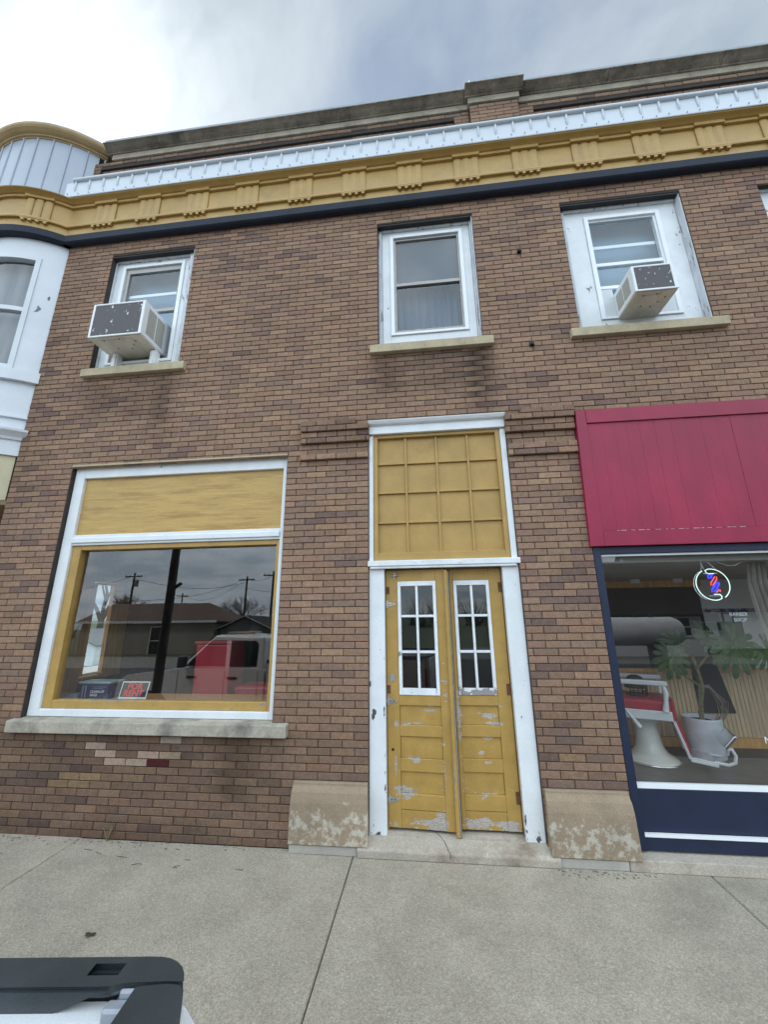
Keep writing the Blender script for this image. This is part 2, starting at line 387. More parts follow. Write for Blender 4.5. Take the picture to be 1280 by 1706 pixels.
# mortar bed behind the bricks, with the openings left out
mb=MB()
bx=sorted({XL,XR,-4.5,.60,.80,1.42,1.62}|{a for o in OPEN for a in o[:2] if XL<a<XR})
bz=sorted({0,8.32,7.6,7.86,8.19}|{a for o in OPEN for a in o[2:] if 0<a<8.32})
for i in range(len(bx)-1):
    for j in range(len(bz)-1):
        xm=(bx[i]+bx[i+1])/2; zm=(bz[j]+bz[j+1])/2
        if any(a<xm<b and c<zm<d for a,b,c,d in OPEN): continue
        y=.0065
        if 7.86<zm<8.19 and (-4.5<xm<.6 or xm>1.62): y=.0365
        if zm>7.6 and .8<xm<1.42: y=-.0535
        mb.box(bx[i],bx[i+1],y,.30,bz[j],bz[j+1])
obj('mortar_bed',mb,m_mortar,B)
# little pegs left in the brickwork
for x,z in ((1.211,5.897),(1.22,4.641)):
    h=MB().box(x-.022,x+.022,-.035,.004,z-.022,z+.02); h.box(x-.012,x+.006,-.055,-.036,z-.03,z+.005)
    obj('iron_hook',h,m_black,B,bevel=.003)
# ------------------------------------------------------------------ parapet stone
mb=MB(); mb.box(XL+.35,.785,-.018,.3,8.325,8.42); mb.box(1.44,XR,-.018,.3,8.325,8.42)
obj('stone_band',mb,m_stone,B,bevel=.004)
mb=MB(); mb.box(.785,1.44,-.08,.3,8.325,8.42); obj('pilaster_cap_band',mb,m_stone,B,bevel=.004)
cop=lambda o:[(.3,8.423),(-.03-o,8.423),(-.035-o,8.435),(-.05-o,8.44),(-.075-o,8.452),(-.105-o,8.472),(-.128-o,8.482),(-.14-o,8.484),(-.14-o,8.500),(.3,8.500)]
mb=MB()
e=[XL+.28,-2.9,-1.72,-.45,.74]
for a,b in zip(e,e[1:]): mb.prism(cop(0),a+.002,b-.002)
e=[1.485,2.55,3.9,5.2,XR]
for a,b in zip(e,e[1:]): mb.prism(cop(0),a+.002,b-.002)
mb.prism(cop(.06),.742,1.483)
obj('coping',mb,m_coping,B,bevel=.003)
mb=MB(); mb.box(XL+.3,.80,-.125,.32,8.503,8.553); mb.box(1.42,XR,-.125,.32,8.503,8.553); mb.box(.802,1.418,-.185,.32,8.503,8.575)
obj('metal_cap',mb,M('grey_cap_metal',(.22,.25,.29),.45,.6,var=.1),B)
# ------------------------------------------------------------------ entablature: profile runs along the wall and round the turret
TC=(-5.47,1.0); TR=1.25
XJ=-4.735   # where straight runs meet the turret
A0=-51; ANG=[A0-i*4 for i in range(0,48)]
prof_y=[(0,6.875),(.07,6.875),(.07,7.0),(.10,7.003),(.104,7.02),(.10,7.04),(.06,7.043),(.06,7.36),(.088,7.363),(.094,7.385),(.088,7.40),(.105,7.405),(.125,7.42),(.158,7.436),(.164,7.446),(0,7.446)]
prof_n=[(0,6.757),(.060,6.757),(.074,6.764),(.086,6.775),(.090,6.872),(0,6.872)]
frz=obj('ochre_frieze',MB().prism([(-o,z) for o,z in prof_y],XJ,XR),m_ochre,B,bevel=.002)
obj('navy_band',MB().prism([(-o,z) for o,z in prof_n],XJ,XR),m_navy,B,bevel=.002)
tf=obj('turret_frieze',MB().sweep(prof_y,*TC,TR,ANG,smooth=False),m_ochre,B)
obj('turret_navy_band',MB().sweep(prof_n,*TC,TR,ANG,smooth=False),m_navy,B)
def trig_local(missing=()):
    t=MB()
    for k in range(3):
        x=-.148+k*.106
        t.prism([(x,-.0755),(x+.022,-.083),(x+.066,-.083),(x+.088,-.0755)],7.044,7.358,'z')
    t.box(-.152,.152,-.075,-.061,7.046,7.356)
    t.box(-.166,.166,-.108,-.06,7.361,7.412)
    t.box(-.155,.155,-.105,-.069,6.984,6.999)
    for k in range(4):
        if k in missing: continue
        x=-.125+k*.083
        t.prism([(x-.02,6.957),(x+.02,6.957),(x+.015,6.983),(x-.015,6.983)],-.103,-.071,'y')
    return t
for i,x in enumerate([-4.177,-3.535,-2.846,-2.15,-1.425,-.727,-.017,.688,1.398,2.102,2.80,3.50,4.2,4.9,5.6,6.2]):
    t=trig_local((1,) if i==1 else ())
    t.v=[(a+x,b,c) for a,b,c in t.v]
    obj('triglyph',t,m_ochre,frz,bevel=.0025)
for a in (-70,-101,-132,-163,-194):
    t=trig_local()
    vs=[]
    for x,y,z in t.v:
        r=TR-y; q=radians(a)+x/1.32; vs.append((TC[0]+r*cos(q),TC[1]+r*sin(q),z))
    t.v=vs; obj('triglyph',t,m_ochre,tf,bevel=.0025)
# white metal siding strip and gutter roll
mb=MB().prism([(0,7.449),(-.172,7.449),(-.176,7.46),(-.170,7.475),(-.170,7.712),(-.05,7.735),(0,7.735)],XJ-.03,XR)
x=-4.62
while x<XR:
    mb.tube([(x,-.165,7.535),(x,-.174,7.575),(x,-.174,7.70),(x,-.172,7.71)],[.005,.014,.015,.012],8); x+=.2105
mb.cur=1
for i in range(70):
    x=-4.7+i*.165+random.uniform(-.03,.03)
    mb.lathe([(.006,-.174),(.006,-.181),(.003,-.183)],(x,0,7.487+random.uniform(-.008,.02)),6,R=Matrix(((1,0,0),(0,0,1),(0,1,0))))
sd=obj('metal_siding',mb,[m_white_metal,M('screw_grey',(.2,.2,.22),.5,.5)],B)
mb=MB().tube([(-4.66,-.176,7.736),(XR,-.176,7.736)],.029,14)
mb.prism([(-.16,7.762),(-.02,7.785),(0,7.785),(0,7.74),(-.16,7.74)],-4.6,XR)
obj('gutter_roll',mb,m_white_metal,B)
# ------------------------------------------------------------------ corner turret
def cylpt(a,o,z): return (TC[0]+(TR+o)*cos(radians(a)),TC[1]+(TR+o)*sin(radians(a)),z)
def cseg(mb,a0,a1,o0,o1,z0,z1,st=1.6):
    n=max(1,int(abs(a1-a0)/st)); A=[a0+(a1-a0)*i/n for i in range(n+1)]
    mb.sweep([(o0,z0),(o1,z0),(o1,z1),(o0,z1)],*TC,TR,A,close=True,smooth=False)
    for a in (A[0],A[-1]):
        mb.add([cylpt(a,o0,z0),cylpt(a,o1,z0),cylpt(a,o1,z1),cylpt(a,o0,z1)],[(0,1,2,3)])
    return mb
mb=MB(); cseg(mb,-51,-63.4,-.06,0,4.78,6.757); cseg(mb,-63.4,-117,-.06,0,6.475,6.757); cseg(mb,-117,-240,-.06,0,4.78,6.757)
cseg(mb,-51,-240,-.06,0,4.185,4.64); cseg(mb,-51,-240,-.06,-.01,4.0,4.165); cseg(mb,-51,-240,-.06,-.004,3.70,3.90)
tw=obj('turret_wall',mb,m_turret,B)
mb=MB(); cseg(mb,-50.6,-240,-.05,.055,4.64,4.78); cseg(mb,-51,-240,-.05,.022,4.165,4.185)
obj('turret_sill_course',mb,m_turret,B)
mb=MB().sweep([(-.01,3.885),(.02,3.89),(.03,3.92),(.06,3.95),(.09,3.975),(.095,4.0),(-.01,4.004)],*TC,TR,[-49.5-i*4 for i in range(48)],smooth=False)
obj('turret_cornice',mb,m_turret,B)
mb=MB(); cseg(mb,-51,-64.8,-.07,-.03,6.445,6.47); cseg(mb,-51.6,-51.9,0,.004,4.79,6.44)
twin=MB(); cseg(twin,-63.4,-65.9,-.07,.012,4.785,6.475); cseg(twin,-114.5,-117,-.07,.012,4.785,6.475); cseg(twin,-65.9,-114.5,-.07,.012,6.42,6.475); cseg(twin,-65.9,-114.5,-.07,.012,4.785,4.85); cseg(twin,-65.9,-114.5,-.07,-.005,5.63,5.69)
tw1=obj('turret_window',twin,m_turret,B)
mb=MB(); mb.sweep([(-.045,4.84),(-.045,6.43)],*TC,TR,[-65.5-i*2.5 for i in range(21)])
obj('pane',mb,m_glass,tw1)
mb=MB(); mb.sweep([(-.16,4.7),(-.16,6.5)],*TC,TR,[-62-i*1.5+.3*(i%2) for i in range(38)]); obj('net_curtain',mb,M('net_curtain',(.17,.17,.18),.9,stretch=(5,5,.3),var=.1,vs=4),tw1)
mb=MB(); cseg(mb,-51,-240,-1.2,-.07,3.702,3.74,6); cseg(mb,-53,-240,-.12,-.03,3.21,3.70); cseg(mb,-53,-240,-.3,-.03,3.17,3.21)
obj('porch_beam',mb,M('cream_paint',(.52,.45,.30),.6,var=.08),B)
mb=MB().sweep([(.06,7.446),(.075,7.449),(.072,7.49),(.068,8.49)],*TC,TR,[A0+3-i*3 for i in range(64)])
for i in range(16):
    a=-45-i*8.9
    mb.tube([cylpt(a,.068,7.46),cylpt(a,.070,7.5),cylpt(a,.070,8.48)],.014,8)
tcl=obj('turret_cladding',mb,m_clad,B)
mb=MB().sweep([(.0,8.47),(.078,8.47),(.082,8.485),(.10,8.49),(.105,8.505),(.135,8.52),(.17,8.55),(.185,8.575),(.19,8.60),(-.1,8.63)],*TC,TR,[-44-i*2 for i in range(98)],smooth=False)
obj('turret_crown',mb,M('faded_ochre_crown',(.45,.31,.15),.6,var=.12,bump=.2),B)
mb=MB().sweep([(.175,8.602),(.175,8.64),(-TR,8.72)],*TC,TR,[-42-i*4 for i in range(91)]); obj('turret_roof',mb,M('turret_cap_metal',(.30,.31,.33),.5,.5),B)
# ------------------------------------------------------------------ upper windows
def frame(mb,x0,x1,z0,z1,wl,wr,wb,wt,y0,y1):
    mb.box(x0,x0+wl,y0,y1,z0,z1); mb.box(x1-wr,x1,y0,y1,z0,z1)
    mb.box(x0+wl,x1-wr,y0,y1,z1-wt,z1)
    if wb: mb.box(x0+wl,x1-wr,y0,y1,z0,z0+wb)
    return mb
def upper_window(op,cas,storm,gl,mid,sashm,sill,kind):
    X0,X1,Z0,Z1=op
    mb=MB(); a,b,c,d=cas; p,q,r,s=storm
    frame(mb,a,b,c,d,p-a,b-q,r-c,d-s,.10,.16)
    W=obj('window',mb,m_white_up,B,bevel=.004)
    mb=MB(); mb.box(X0+.001,a-.002,.07,.15,c,d-.02); mb.box(b+.002,X1-.012,.06,.15,c,d-.02); mb.box(X1-.0115,X1-.001,.012,.15,c,d-.02); mb.box(X0+.02,b,.07,.098,d-.04,d-.012)
    obj('brick_mould',mb,M('peeling_mould',(.60,.61,.64),.7,var=.1,peel=(.60,9,(3,3,.35),None),under=(.30,.28,.28),bump=.5),W,bevel=.003)
    mb=MB(); mb.box(X0+.002,X1-.002,.012,.13,Z1-.022,Z1+.03); obj('lintel',mb,m_lintel,W)
    mb=MB(); frame(mb,p+.002,q-.002,r+.002,s-.002,.045,.045,.03,.045,.082,.15)
    obj('storm_frame',mb,m_white_vinyl,W,bevel=.003)
    g0,g1,h0,h1=gl
    mb=MB(); frame(mb,p+.047,q-.047,r+.032,s-.047,g0-p-.047,q-.047-g1,max(.008,h0-r-.032),max(.008,s-.047-h1),.105,.15)
    mb.box(g0-.005,g1+.005,.102,.148,mid-.022,mid+.022)
    obj('sash',mb,sashm,W,bevel=.002)
    obj('pane',MB().add([(g0-.01,.125,h0-.01),(g1+.01,.125,h0-.01),(g1+.01,.125,h1+.01),(g0-.01,.125,h1+.01)],[(0,1,2,3)]),m_glass,W)
    sx0,sx1=sill
    mb=MB(); mb.hexa([(sx0,-.055,4.665),(sx1,-.055,4.665),(sx1,.14,4.665),(sx0,.14,4.665),(sx0,-.055,4.765),(sx1,-.055,4.765),(sx1,.14,4.79),(sx0,.14,4.79)])
    obj('window_sill',mb,m_stone_sill,W,bevel=.005)
    if kind=='blind':
        mb=MB(); z=mid-.01; vs=[]
        while z<h1+.03: vs+=[(g0-.02,.170,z),(g1+.02,.170,z),(g0-.02,.184,z+.013),(g1+.02,.184,z+.013)]; z+=.026
        mb.add(vs,[(2*i,2*i+1,2*i+3,2*i+2) for i in range(len(vs)//2-1)])
        z=h0-.1
        obj('blind',mb,m_blind,W)
        mb=MB(); vs=[];n=60
        for i in range(n+1):
            x=g0-.05+(g1-g0+.1)*i/n; y=.26+.018*sin(i*.9)+.012*sin(i*2.3)
            vs+= [(x,y,h0-.1),(x+.01*sin(i),y,h1+.05)]
        mb.add(vs,[(2*i,2*i+2,2*i+3,2*i+1) for i in range(n)],True); obj('curtain',mb,m_curtain_blue,W)
    else:
        mb=MB(); mb.box(g0-.1,g1+.1,.30,.31,Z0,h1+.15); obj('curtain',mb,m_curtain,W)
        mb=MB(); mb.box(g0,g1,.16,.185,(h1+mid)/2-.03,(h1+mid)/2+.012)
        obj('inner_rail',mb,m_white_vinyl,W)
    return W
W1=upper_window(OPEN[3],(-3.99,-2.935,4.80,6.525),(-3.90,-3.01,4.90,6.44),(-3.80,-3.085,4.96,6.315),5.68,m_alu,(-4.05,-2.73),'plain')
W2=upper_window(OPEN[4],(-.39,.685,4.80,6.545),(-.296,.598,4.975,6.45),(-.222,.53,5.05,6.37),5.70,m_alu,(-.527,.822),'blind')
W3=upper_window(OPEN[5],(1.80,3.05,4.80,6.53),(2.022,2.862,4.95,6.40),(2.077,2.795,5.0,6.33),5.70,m_white_vinyl,(1.625,3.165),'plain')
W4=upper_window(OPEN[6],(3.93,5.15,4.80,6.52),(4.1,5.0,4.9,6.40),(4.18,4.92,5.0,6.33),5.70,m_white_vinyl,(3.78,5.3),'plain')
# accordion panels beside the small air conditioner
mb=MB()
for i in range(12): mb.box(2.058+i*.011,2.064+i*.011,.088,.10,4.985,5.345)
mb.box(2.055,2.19,.101,.106,4.985,5.345); mb.box(2.055,2.80,.084,.106,5.347,5.385)
for i in range(18): mb.box(2.603+i*.011,2.609+i*.011,.088,.10,4.985,5.345)
mb.box(2.60,2.80,.101,.106,4.985,5.345)
obj('accordion_panel',mb,m_white_vinyl,W3)
# ------------------------------------------------------------------ air conditioners
def speck(name,base):
    m,g,b,out=new_mat(name); co=g.co()
    fin=g.n('TexWave',{'Vector':co,'Scale':70.0,'Distortion':0.0},bands_direction='Z').outputs[0]
    fl=g.ramp(g.noise(g.co((1.4,1,.9)),19,3,.5),.655,.668)
    c=g.mix(g.m('MULTIPLY',fin,.45),c4(base),c4([x*.45 for x in base])); c=g.mix(fl,c,(.75,.77,.8,1))
    g.t.links.new(c,b.inputs['Base Color']); b.inputs['Roughness'].default_value=.6
    g.t.links.new(g.n('Bump',{'Height':fin,'Strength':.5,'Distance':.004}).outputs[0],b.inputs['Normal'])
    return m
m_ac=M('white_enamel',(.80,.81,.82),.35,var=.04,bump=.05,grime=((.35,.31,.25),3,.62,.5))
m_acb=M('dusty_enamel',(.78,.74,.66),.6,var=.15,vs=5,bump=.2,grime=((.2,.17,.13),4,.58,.6))
m_fin=speck('condenser_fins',(.13,.115,.125))
m_grl=M('side_louvres',(.40,.38,.33),.6,var=.1,stretch=(1,1,30),vs=6)
def ac(label,x0,x1,z0,z1,yf,yb,brk,side):
    t=thing('air_conditioner',label,'air conditioner',((x0+x1)/2,yb,z0))
    f=.028; mb=MB()
    mb.box(x0,x1,yf+.012,yb,z0+.006,z1)             # case
    frame(mb,x0,x1,z0,z1,f,f*1.3,f*.8,f*.8,yf,yf+.0118)
    obj('casing',mb,m_ac,t,bevel=.006)
    obj('condenser_grille',MB().box(x0+f,x1-f*1.3,yf+.004,yf+.011,z0+f*.8,z1-f*.8),m_fin,t)
    xs=x1 if side>0 else x0; g=MB()
    L=yb-yf
    for k in range(2):
        ya=yf+.075+k*.085*(L/.33); yb2=ya+.075*(L/.33)
        g.box(*( (xs,xs+.003) if side>0 else (xs-.003,xs)),ya,yb2,z0+.06,z1-.06)
    obj('side_louvre',g,m_grl,t)
    b=MB().box(x0+.006,x1-.006,yf+.02,yb,z0-.004,z0+.004); b.box(x0+.05,x1-.16,yf+.06,yb-.05,z0-.010,z0-.005); b.tube([(x1-.15,yf+.05,z0-.006),(x1-.12,yf+.16,z0-.006),(x1-.05,yf+.2,z0-.006)],.006,6)
    d=b; b.cur=1
    for px,py in ((.25,.06),(.55,.05),(.8,.1),(.35,.2),(.6,.22),(.7,.16)):
        d.lathe([(.008,-.011),(.008,-.0125)],(x0+(x1-x0)*px,yf+py,z0),8)
    obj('base_pan',b,[m_acb,m_dark],t,bevel=.001)
    for bx_ in brk:
        k=MB().box(bx_,bx_+.065,.005,.09,4.795,z0-.012); k.box(bx_+.012,bx_+.053,-.012,.004,4.80,z0-.03)
        obj('bracket',k,m_ac,t,bevel=.004)
    return t
ac('large white air conditioner with brown back grille jutting from the upstairs window nearest the turret',-3.82,-3.155,5.01,5.475,-.27,.30,(-3.72,-3.225),1)
ac('small white air conditioner with chipped grey grille in the upstairs window above the burgundy panel',2.19,2.60,4.95,5.262,-.28,.25,(),-1)
# ------------------------------------------------------------------ left shop window
mb=MB()
mb.box(-3.932,-3.815,.05,.17,.945,3.515); mb.box(-1.478,-1.428,.05,.17,.945,3.515)
mb.box(-3.815,-1.478,.05,.17,3.39,3.515); mb.box(-3.815,-1.478,.055,.17,2.62,2.735); mb.box(-3.815,-1.478,.05,.17,.945,1.01)
mb.box(-3.815,-1.478,.038,.054,2.645,2.70)
LW=obj('shop_window',mb,m_white,B,bevel=.006)
obj('transom_board',MB().box(-3.813,-1.48,.085,.11,2.737,3.388),m_ply,LW)
mb=MB(); frame(mb,-3.812,-1.481,1.012,2.618,.10,.035,.075,.048,.075,.16)
obj('inner_frame',mb,m_ochre_rail,LW,bevel=.005)
TIL=math.tan(radians(.75))
obj('pane',MB().add([(-3.72,.115,1.08),(-1.505,.115,1.08),(-1.505,.115+1.5*TIL,2.58),(-3.72,.115+1.5*TIL,2.58)],[(0,1,2,3)]),m_glass_shop,LW)
mb=MB(); mb.hexa([(-4.02,-.06,.826),(-1.273,-.06,.826),(-1.273,.16,.826),(-4.02,.16,.826),(-4.02,-.06,.928),(-1.273,-.06,.928),(-1.273,.16,.955),(-4.02,.16,.955)])
obj('window_sill',mb,M('mottled_sill_stone',(.40,.36,.29),.85,var=.2,vs=5,fine=.15,fs=60,bump=.4,bs=40,grime=((.11,.105,.095),2.3,.50,.8)),LW,bevel=.008)
mb=MB(); mb.box(-3.935,-1.42,-.012,.05,3.512,3.53); obj('head_drip',mb,m_stone_sill,LW)
# ------------------------------------------------------------------ doorway
DF=obj('door_frame',MB().box(-.55,-.402,.03,.16,.105,2.305),m_white_door,B,bevel=.006)
obj('jamb',MB().box(.708,.86,.03,.16,.105,2.305),m_white_door,DF,bevel=.006)
mb=MB(); mb.box(-.556,.875,-.012,.16,2.308,2.362); mb.box(-.535,.84,-.004,.02,2.285,2.307)
obj('transom_bar',mb,M('chipped_white_paint',WHITE,.55,bump=.3,peel=(.64,8,(.6,1,4),None),under=(.10,.08,.07)),DF,bevel=.006)
mb=MB(); mb.box(-.548,-.505,.02,.16,2.364,3.69); mb.box(.803,.858,.02,.16,2.364,3.69); mb.box(-.548,.858,.0,.16,3.70,3.79)
mb.prism([(.0,3.79),(-.03,3.80),(-.045,3.825),(-.05,3.838),(.1,3.838),(.1,3.79)],-.548,.858)
obj('transom_frame',mb,m_white,DF,bevel=.005)
mb=MB(); mb.box(-.40,-.385,.10,.16,.12,2.285); mb.box(.705,.72,.09,.2,.12,2.285); mb.box(-.40,.70,.11,.2,2.27,2.305)
obj('inner_jamb',mb,M('brown_ochre_jamb',(.23,.14,.05),.6,peel=(.6,8,(1,1,1),None),under=(.2,.18,.17)),DF)
mb=MB(); frame(mb,-.503,.801,2.366,3.698,.045,.045,.075,.035,.035,.10)
TPn=obj('transom_panel',mb,m_ochre,DF,bevel=.004)
obj('backing_board',MB().box(-.46,.758,.075,.09,2.44,3.665),m_ochre,TPn)
mb=MB()
for x in (-.166,.153,.472): mb.box(x-.011,x+.011,.055,.074,2.442,3.662)
for z in (2.749,3.062,3.378): mb.box(-.457,-.179,.053,.074,z-.011,z+.011); mb.box(-.153,.140,.053,.074,z-.011,z+.011); mb.box(.166,.459,.053,.074,z-.011,z+.011); mb.box(.485,.756,.053,.074,z-.011,z+.011)
obj('glazing_bar',mb,m_ochre,TPn,bevel=.004)
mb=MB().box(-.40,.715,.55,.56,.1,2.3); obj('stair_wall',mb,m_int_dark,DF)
def leaf(xl,W,hinge,mat,loc,rot,astr,side):
    # local: x from hinge edge .. W, y=0 front, z world heights
    L=bpy.data.objects.new('door',None)
    mb=MB(); st=.11
    sl,sr=(st,.085) if side<0 else (.035,.115)
    zb,zt=.14,2.275
    mb.box(0,sl,0,.042,zb,zt); mb.box(W-sr,W,0,.042,zb,zt)
    mb.box(sl,W-sr,0,.042,2.17,zt)
    for a,b in ((1.075,1.16),(.828,.918),(.558,.658),(.276,.392),(.14,.272)):
        mb.box(sl,W-sr,0 if a>.15 else .004,.042,a,b)
    mb.box(sl,W-sr,.016,.030,.392,.558); mb.box(sl,W-sr,.016,.030,.658,.828); mb.box(sl,W-sr,.016,.030,.918,1.075)
    d=obj('door',mb,mat,B,bevel=.004,local=True)
    d.location=loc; d.rotation_euler=(0,0,rot)
    g0,g1,h0,h1=sl+.002,W-sr-.002,1.162,2.168
    mb=MB(); frame(mb,g0,g1,h0,h1,.03,.03,.055,.045,-.008,.035)
    xm=(g0+g1)/2
    mb.box(xm-.011,xm+.011,-.003,.03,h0+.056,h1-.046)
    zz=[h0+.055,1.526,1.844,h1-.045]
    for z in zz[1:3]: mb.box(g0+.031,xm-.012,-.002,.03,z-.011,z+.011); mb.box(xm+.012,g1-.031,-.002,.03,z-.011,z+.011)
    obj('window_frame',mb,m_white_dw if side<0 else m_white_dw2,d,bevel=.003,local=True)
    obj('pane',MB().add([(g0+.02,.018,h0+.04),(g1-.02,.018,h0+.04),(g1-.02,.018,h1-.03),(g0+.02,.018,h1-.03)],[(0,1,2,3)]),m_glass_door,d,local=True)
    if astr:
        mb=MB(); mb.box(W-.006,W+.027,-.03,-.001,.115,2.262); mb.cur=1; mb.box(W+.0273,W+.038,-.027,-.001,.115,2.25)
        obj('astragal',mb,[M('worn_ochre_strip',(.43,.262,.068),.6,bump=.4,peel=(.63,6,(2,2,.4),(.3,1.6,.12)),under=(.30,.28,.26)),m_greywood],d,bevel=.005,local=True)
    return d
m_white_dw=M('white_sash_paint',WHITE,.55,bump=.3,peel=(.66,12,(1,1,.7),(1.2,1.6,.06)),under=(.3,.28,.27))
m_white_dw2=M('white_sash_paint_flaking',WHITE,.55,bump=.3,peel=(.66,12,(1,1,2),(1.18,1.26,.25)),under=(.33,.30,.29))
dl=leaf(-.395,.565,0,m_ochre_door,(-.393,.095,0),radians(-4.2),True,-1)
dr=leaf(.212,.488,0,m_ochre_door2,(.214,.105,0),0,False,1)
m_galv=M('galvanised',(.50,.50,.49),.4,.7,var=.15)
m_rust=M('rusty_iron',(.13,.055,.025),.85,var=.4,vs=20,bump=.4)
def strap(d,z,mat=m_galv,L=.075):
    k=MB().box(.002,.018,-.006,-.001,z-.035,z+.035)
    k.add([(.018,-.005,z-.022),(.018+L,-.005,z-.006),(.018+L,-.005,z+.006),(.018,-.005,z+.022),(.018,-.001,z-.022),(.018+L,-.001,z-.006),(.018+L,-.001,z+.006),(.018,-.001,z+.022)],[(0,1,2,3),(1,0,4,5),(2,1,5,6),(3,2,6,7)])
    k.lathe([(.006,-.012),(.006,.012)],(0.0,-.008,z),8)
    o=obj('hinge',k,mat,d,local=True)
    s=MB()
    for x in (.03,.06): s.lathe([(.005,.005),(.005,.008)],(x,0,z),8,R=Matrix(((1,0,0),(0,0,-1),(0,1,0))))
    obj('screw',s,m_dark,o,local=True)
for z in (1.955,1.11,.345): strap(dl,z)
obj('bolt_plate',MB().box(.03,.07,-.005,-.001,1.27,1.335),m_galv,dl,local=True)
for z in (2.09,1.21): obj('old_hinge',MB().box(.0,.032,-.004,-.001,z-.04,z+.03),m_rust,dl,local=True,bevel=.002)
for z in (2.10,1.21,.38): obj('hinge',MB().box(.455,.486,-.005,-.001,z-.045,z+.045).tube([(.488,-.005,z-.05),(.488,-.005,z+.05)],.006,8),m_rust,dr,local=True)
k=MB().tube([(.06,-.012,2.245),(.12,-.012,2.245)],.006,8); k.tube([(.055,-.012,2.222),(.125,-.012,2.222)],.005,8); k.box(.082,.096,-.014,-.001,2.215,2.252); k.tube([(.085,-.014,2.215),(.083,-.016,2.185)],.004,6)
obj('surface_bolt',k,m_galv,dl,local=True)
obj('knob_hole',MB().lathe([(.011,.0005),(.011,.003),(.005,.0035)],(.045,0,.72),12,R=Matrix(((1,0,0),(0,0,-1),(0,1,0)))),m_dark,dl,local=True)
# step, plinths, base courses
mb=MB().prism([(-.085,0),(-.088,.055),(-.075,.07),(.0,.095),(.03,.108),(.08,.118),(.55,.118),(.55,0)],-.633,.928)
mb.v=[(x+.01*sin(y*40)*.3,y,z) for x,y,z in mb.v]
obj('door_step',mb,m_step,B,bevel=.008)
mb=MB()
ck=[(.10,-.090,.03),(.105,-.0905,.058),(.09,-.07,.074),(.075,-.03,.0875),(.06,.01,.1005),(.03,.05,.115),(.0,.085,.121)]
for p,q in zip(ck,ck[1:]): mb.tube([p,q],.0022,4)
obj('step_crack',mb,m_joint,B)
pp=[(.02,.066),(-.078,.066),(-.084,.075),(-.083,.22),(-.074,.36),(-.058,.43),(-.036,.462),(-.03,.475),(-.030,.496),(.02,.496)]
for x0,x1 in ((-1.195,-.557),(.876,1.505)):
    mb=MB(); n=len(pp); fl=[.012,.012,.012,.012,.010,.006,.002,0,0,0]
    a=[(x0-f*.6,y,z) for (y,z),f in zip(pp,fl)]; b=[(x1+f*.6,y,z) for (y,z),f in zip(pp,fl)]
    mb.add(a+b,[(i,(i+1)%n,n+(i+1)%n,n+i) for i in range(n)]); mb.add(a,[tuple(range(n))]); mb.add(b,[tuple(range(n-1,-1,-1))])
    obj('plinth_block',mb,m_plinth,B,bevel=.008)
mb=MB(); mb.box(-1.20,-.637,-.067,.0,0,.062); m_basec=M('pale_base_concrete',(.42,.395,.35),.85,var=.15,bump=.3,grime=((.2,.18,.15),3,.58,.6))
obj('base_course',mb,m_basec,B,bevel=.006); obj('base_course',MB().box(.932,1.42,-.07,.0,0,.062),m_basec,B,bevel=.006)
mb=MB(); mb.hexa([(1.424,-.075,0),(XR,-.075,0),(XR,.1,0),(1.424,.1,0),(1.424,-.07,.075),(XR,-.07,.075),(XR,.1,.098),(1.424,.1,.098)])
obj('shopfront_kerb',mb,m_step,B,bevel=.006)
# ------------------------------------------------------------------ burgundy panel + barber shopfront
mb=MB()
def slab(mb,x0,x1,z0,z1,t,dl_=0):
    yt=lambda z:-.02-.03*(z-2.44)/1.38
    mb.hexa([(x0,yt(z0)-t,z0),(x1,yt(z0)-t,z0),(x1,.05,z0),(x0,.05,z0),(x0+dl_,yt(z1)-t,z1),(x1,yt(z1)-t,z1),(x1,.05,z1),(x0+dl_,.05,z1)])
slab(mb,1.50,1.625,2.44,3.795,.012,.035); slab(mb,1.627,XR,3.655,3.795,.016); slab(mb,1.627,XR,2.44,2.575,.012)
mb.cur=1; z=2.577; x=1.75
for i in range(20):
    l=random.uniform(.01,.05); mb.box(x,x+l,-.0355,-.031,z-.001,z+random.uniform(.0005,.002)); x+=l+random.uniform(.0,.06)
BP=obj('burgundy_panel',mb,[m_burg,m_white],B,bevel=.001)
x=1.628
while x<XR:
    w=.128+random.uniform(-.022,.022); mb=MB(); slab(mb,x,x+w,2.578,3.653,random.uniform(-.0012,.0012)); 
    obj('plank',mb,m_burg,BP,bevel=.0012); x+=w+random.choice((.0002,.0005,.0013))
mb=MB(); mb.box(1.52,XR,-.018,.06,3.80,3.822); obj('flashing',mb,M('rust_flashing',(.10,.055,.035),.9,var=.4,bump=.5),B)
mb=MB(); mb.box(1.528,1.592,.0,.12,.10,2.436); mb.box(1.592,XR,.01,.12,2.372,2.436); mb.box(1.592,XR,.03,.12,.215,.505); mb.box(1.592,XR,.012,.12,.10,.19)
SF=obj('shopfront_frame',mb,m_navy_store,B,bevel=.004)
mb=MB(); frame(mb,1.594,XR,.507,2.370,.010,.02,.037,.018,.032,.06); mb.box(1.56,XR,.004,.029,.191,.213)
obj('white_trim',mb,m_white_vinyl,SF)
T2=math.tan(radians(.3))
obj('pane',MB().add([(1.60,.045,.53),(XR,.045,.53),(XR,.045+1.84*T2,2.36),(1.60,.045+1.84*T2,2.36)],[(0,1,2,3)]),m_glass_barber,SF)
m_letter2=M('faded_lettering',(.42,.45,.46),.5,var=0,fine=0,bump=0)
m_letter=M('white_lettering',(.8,.82,.85),.5,var=0,fine=0,bump=0)
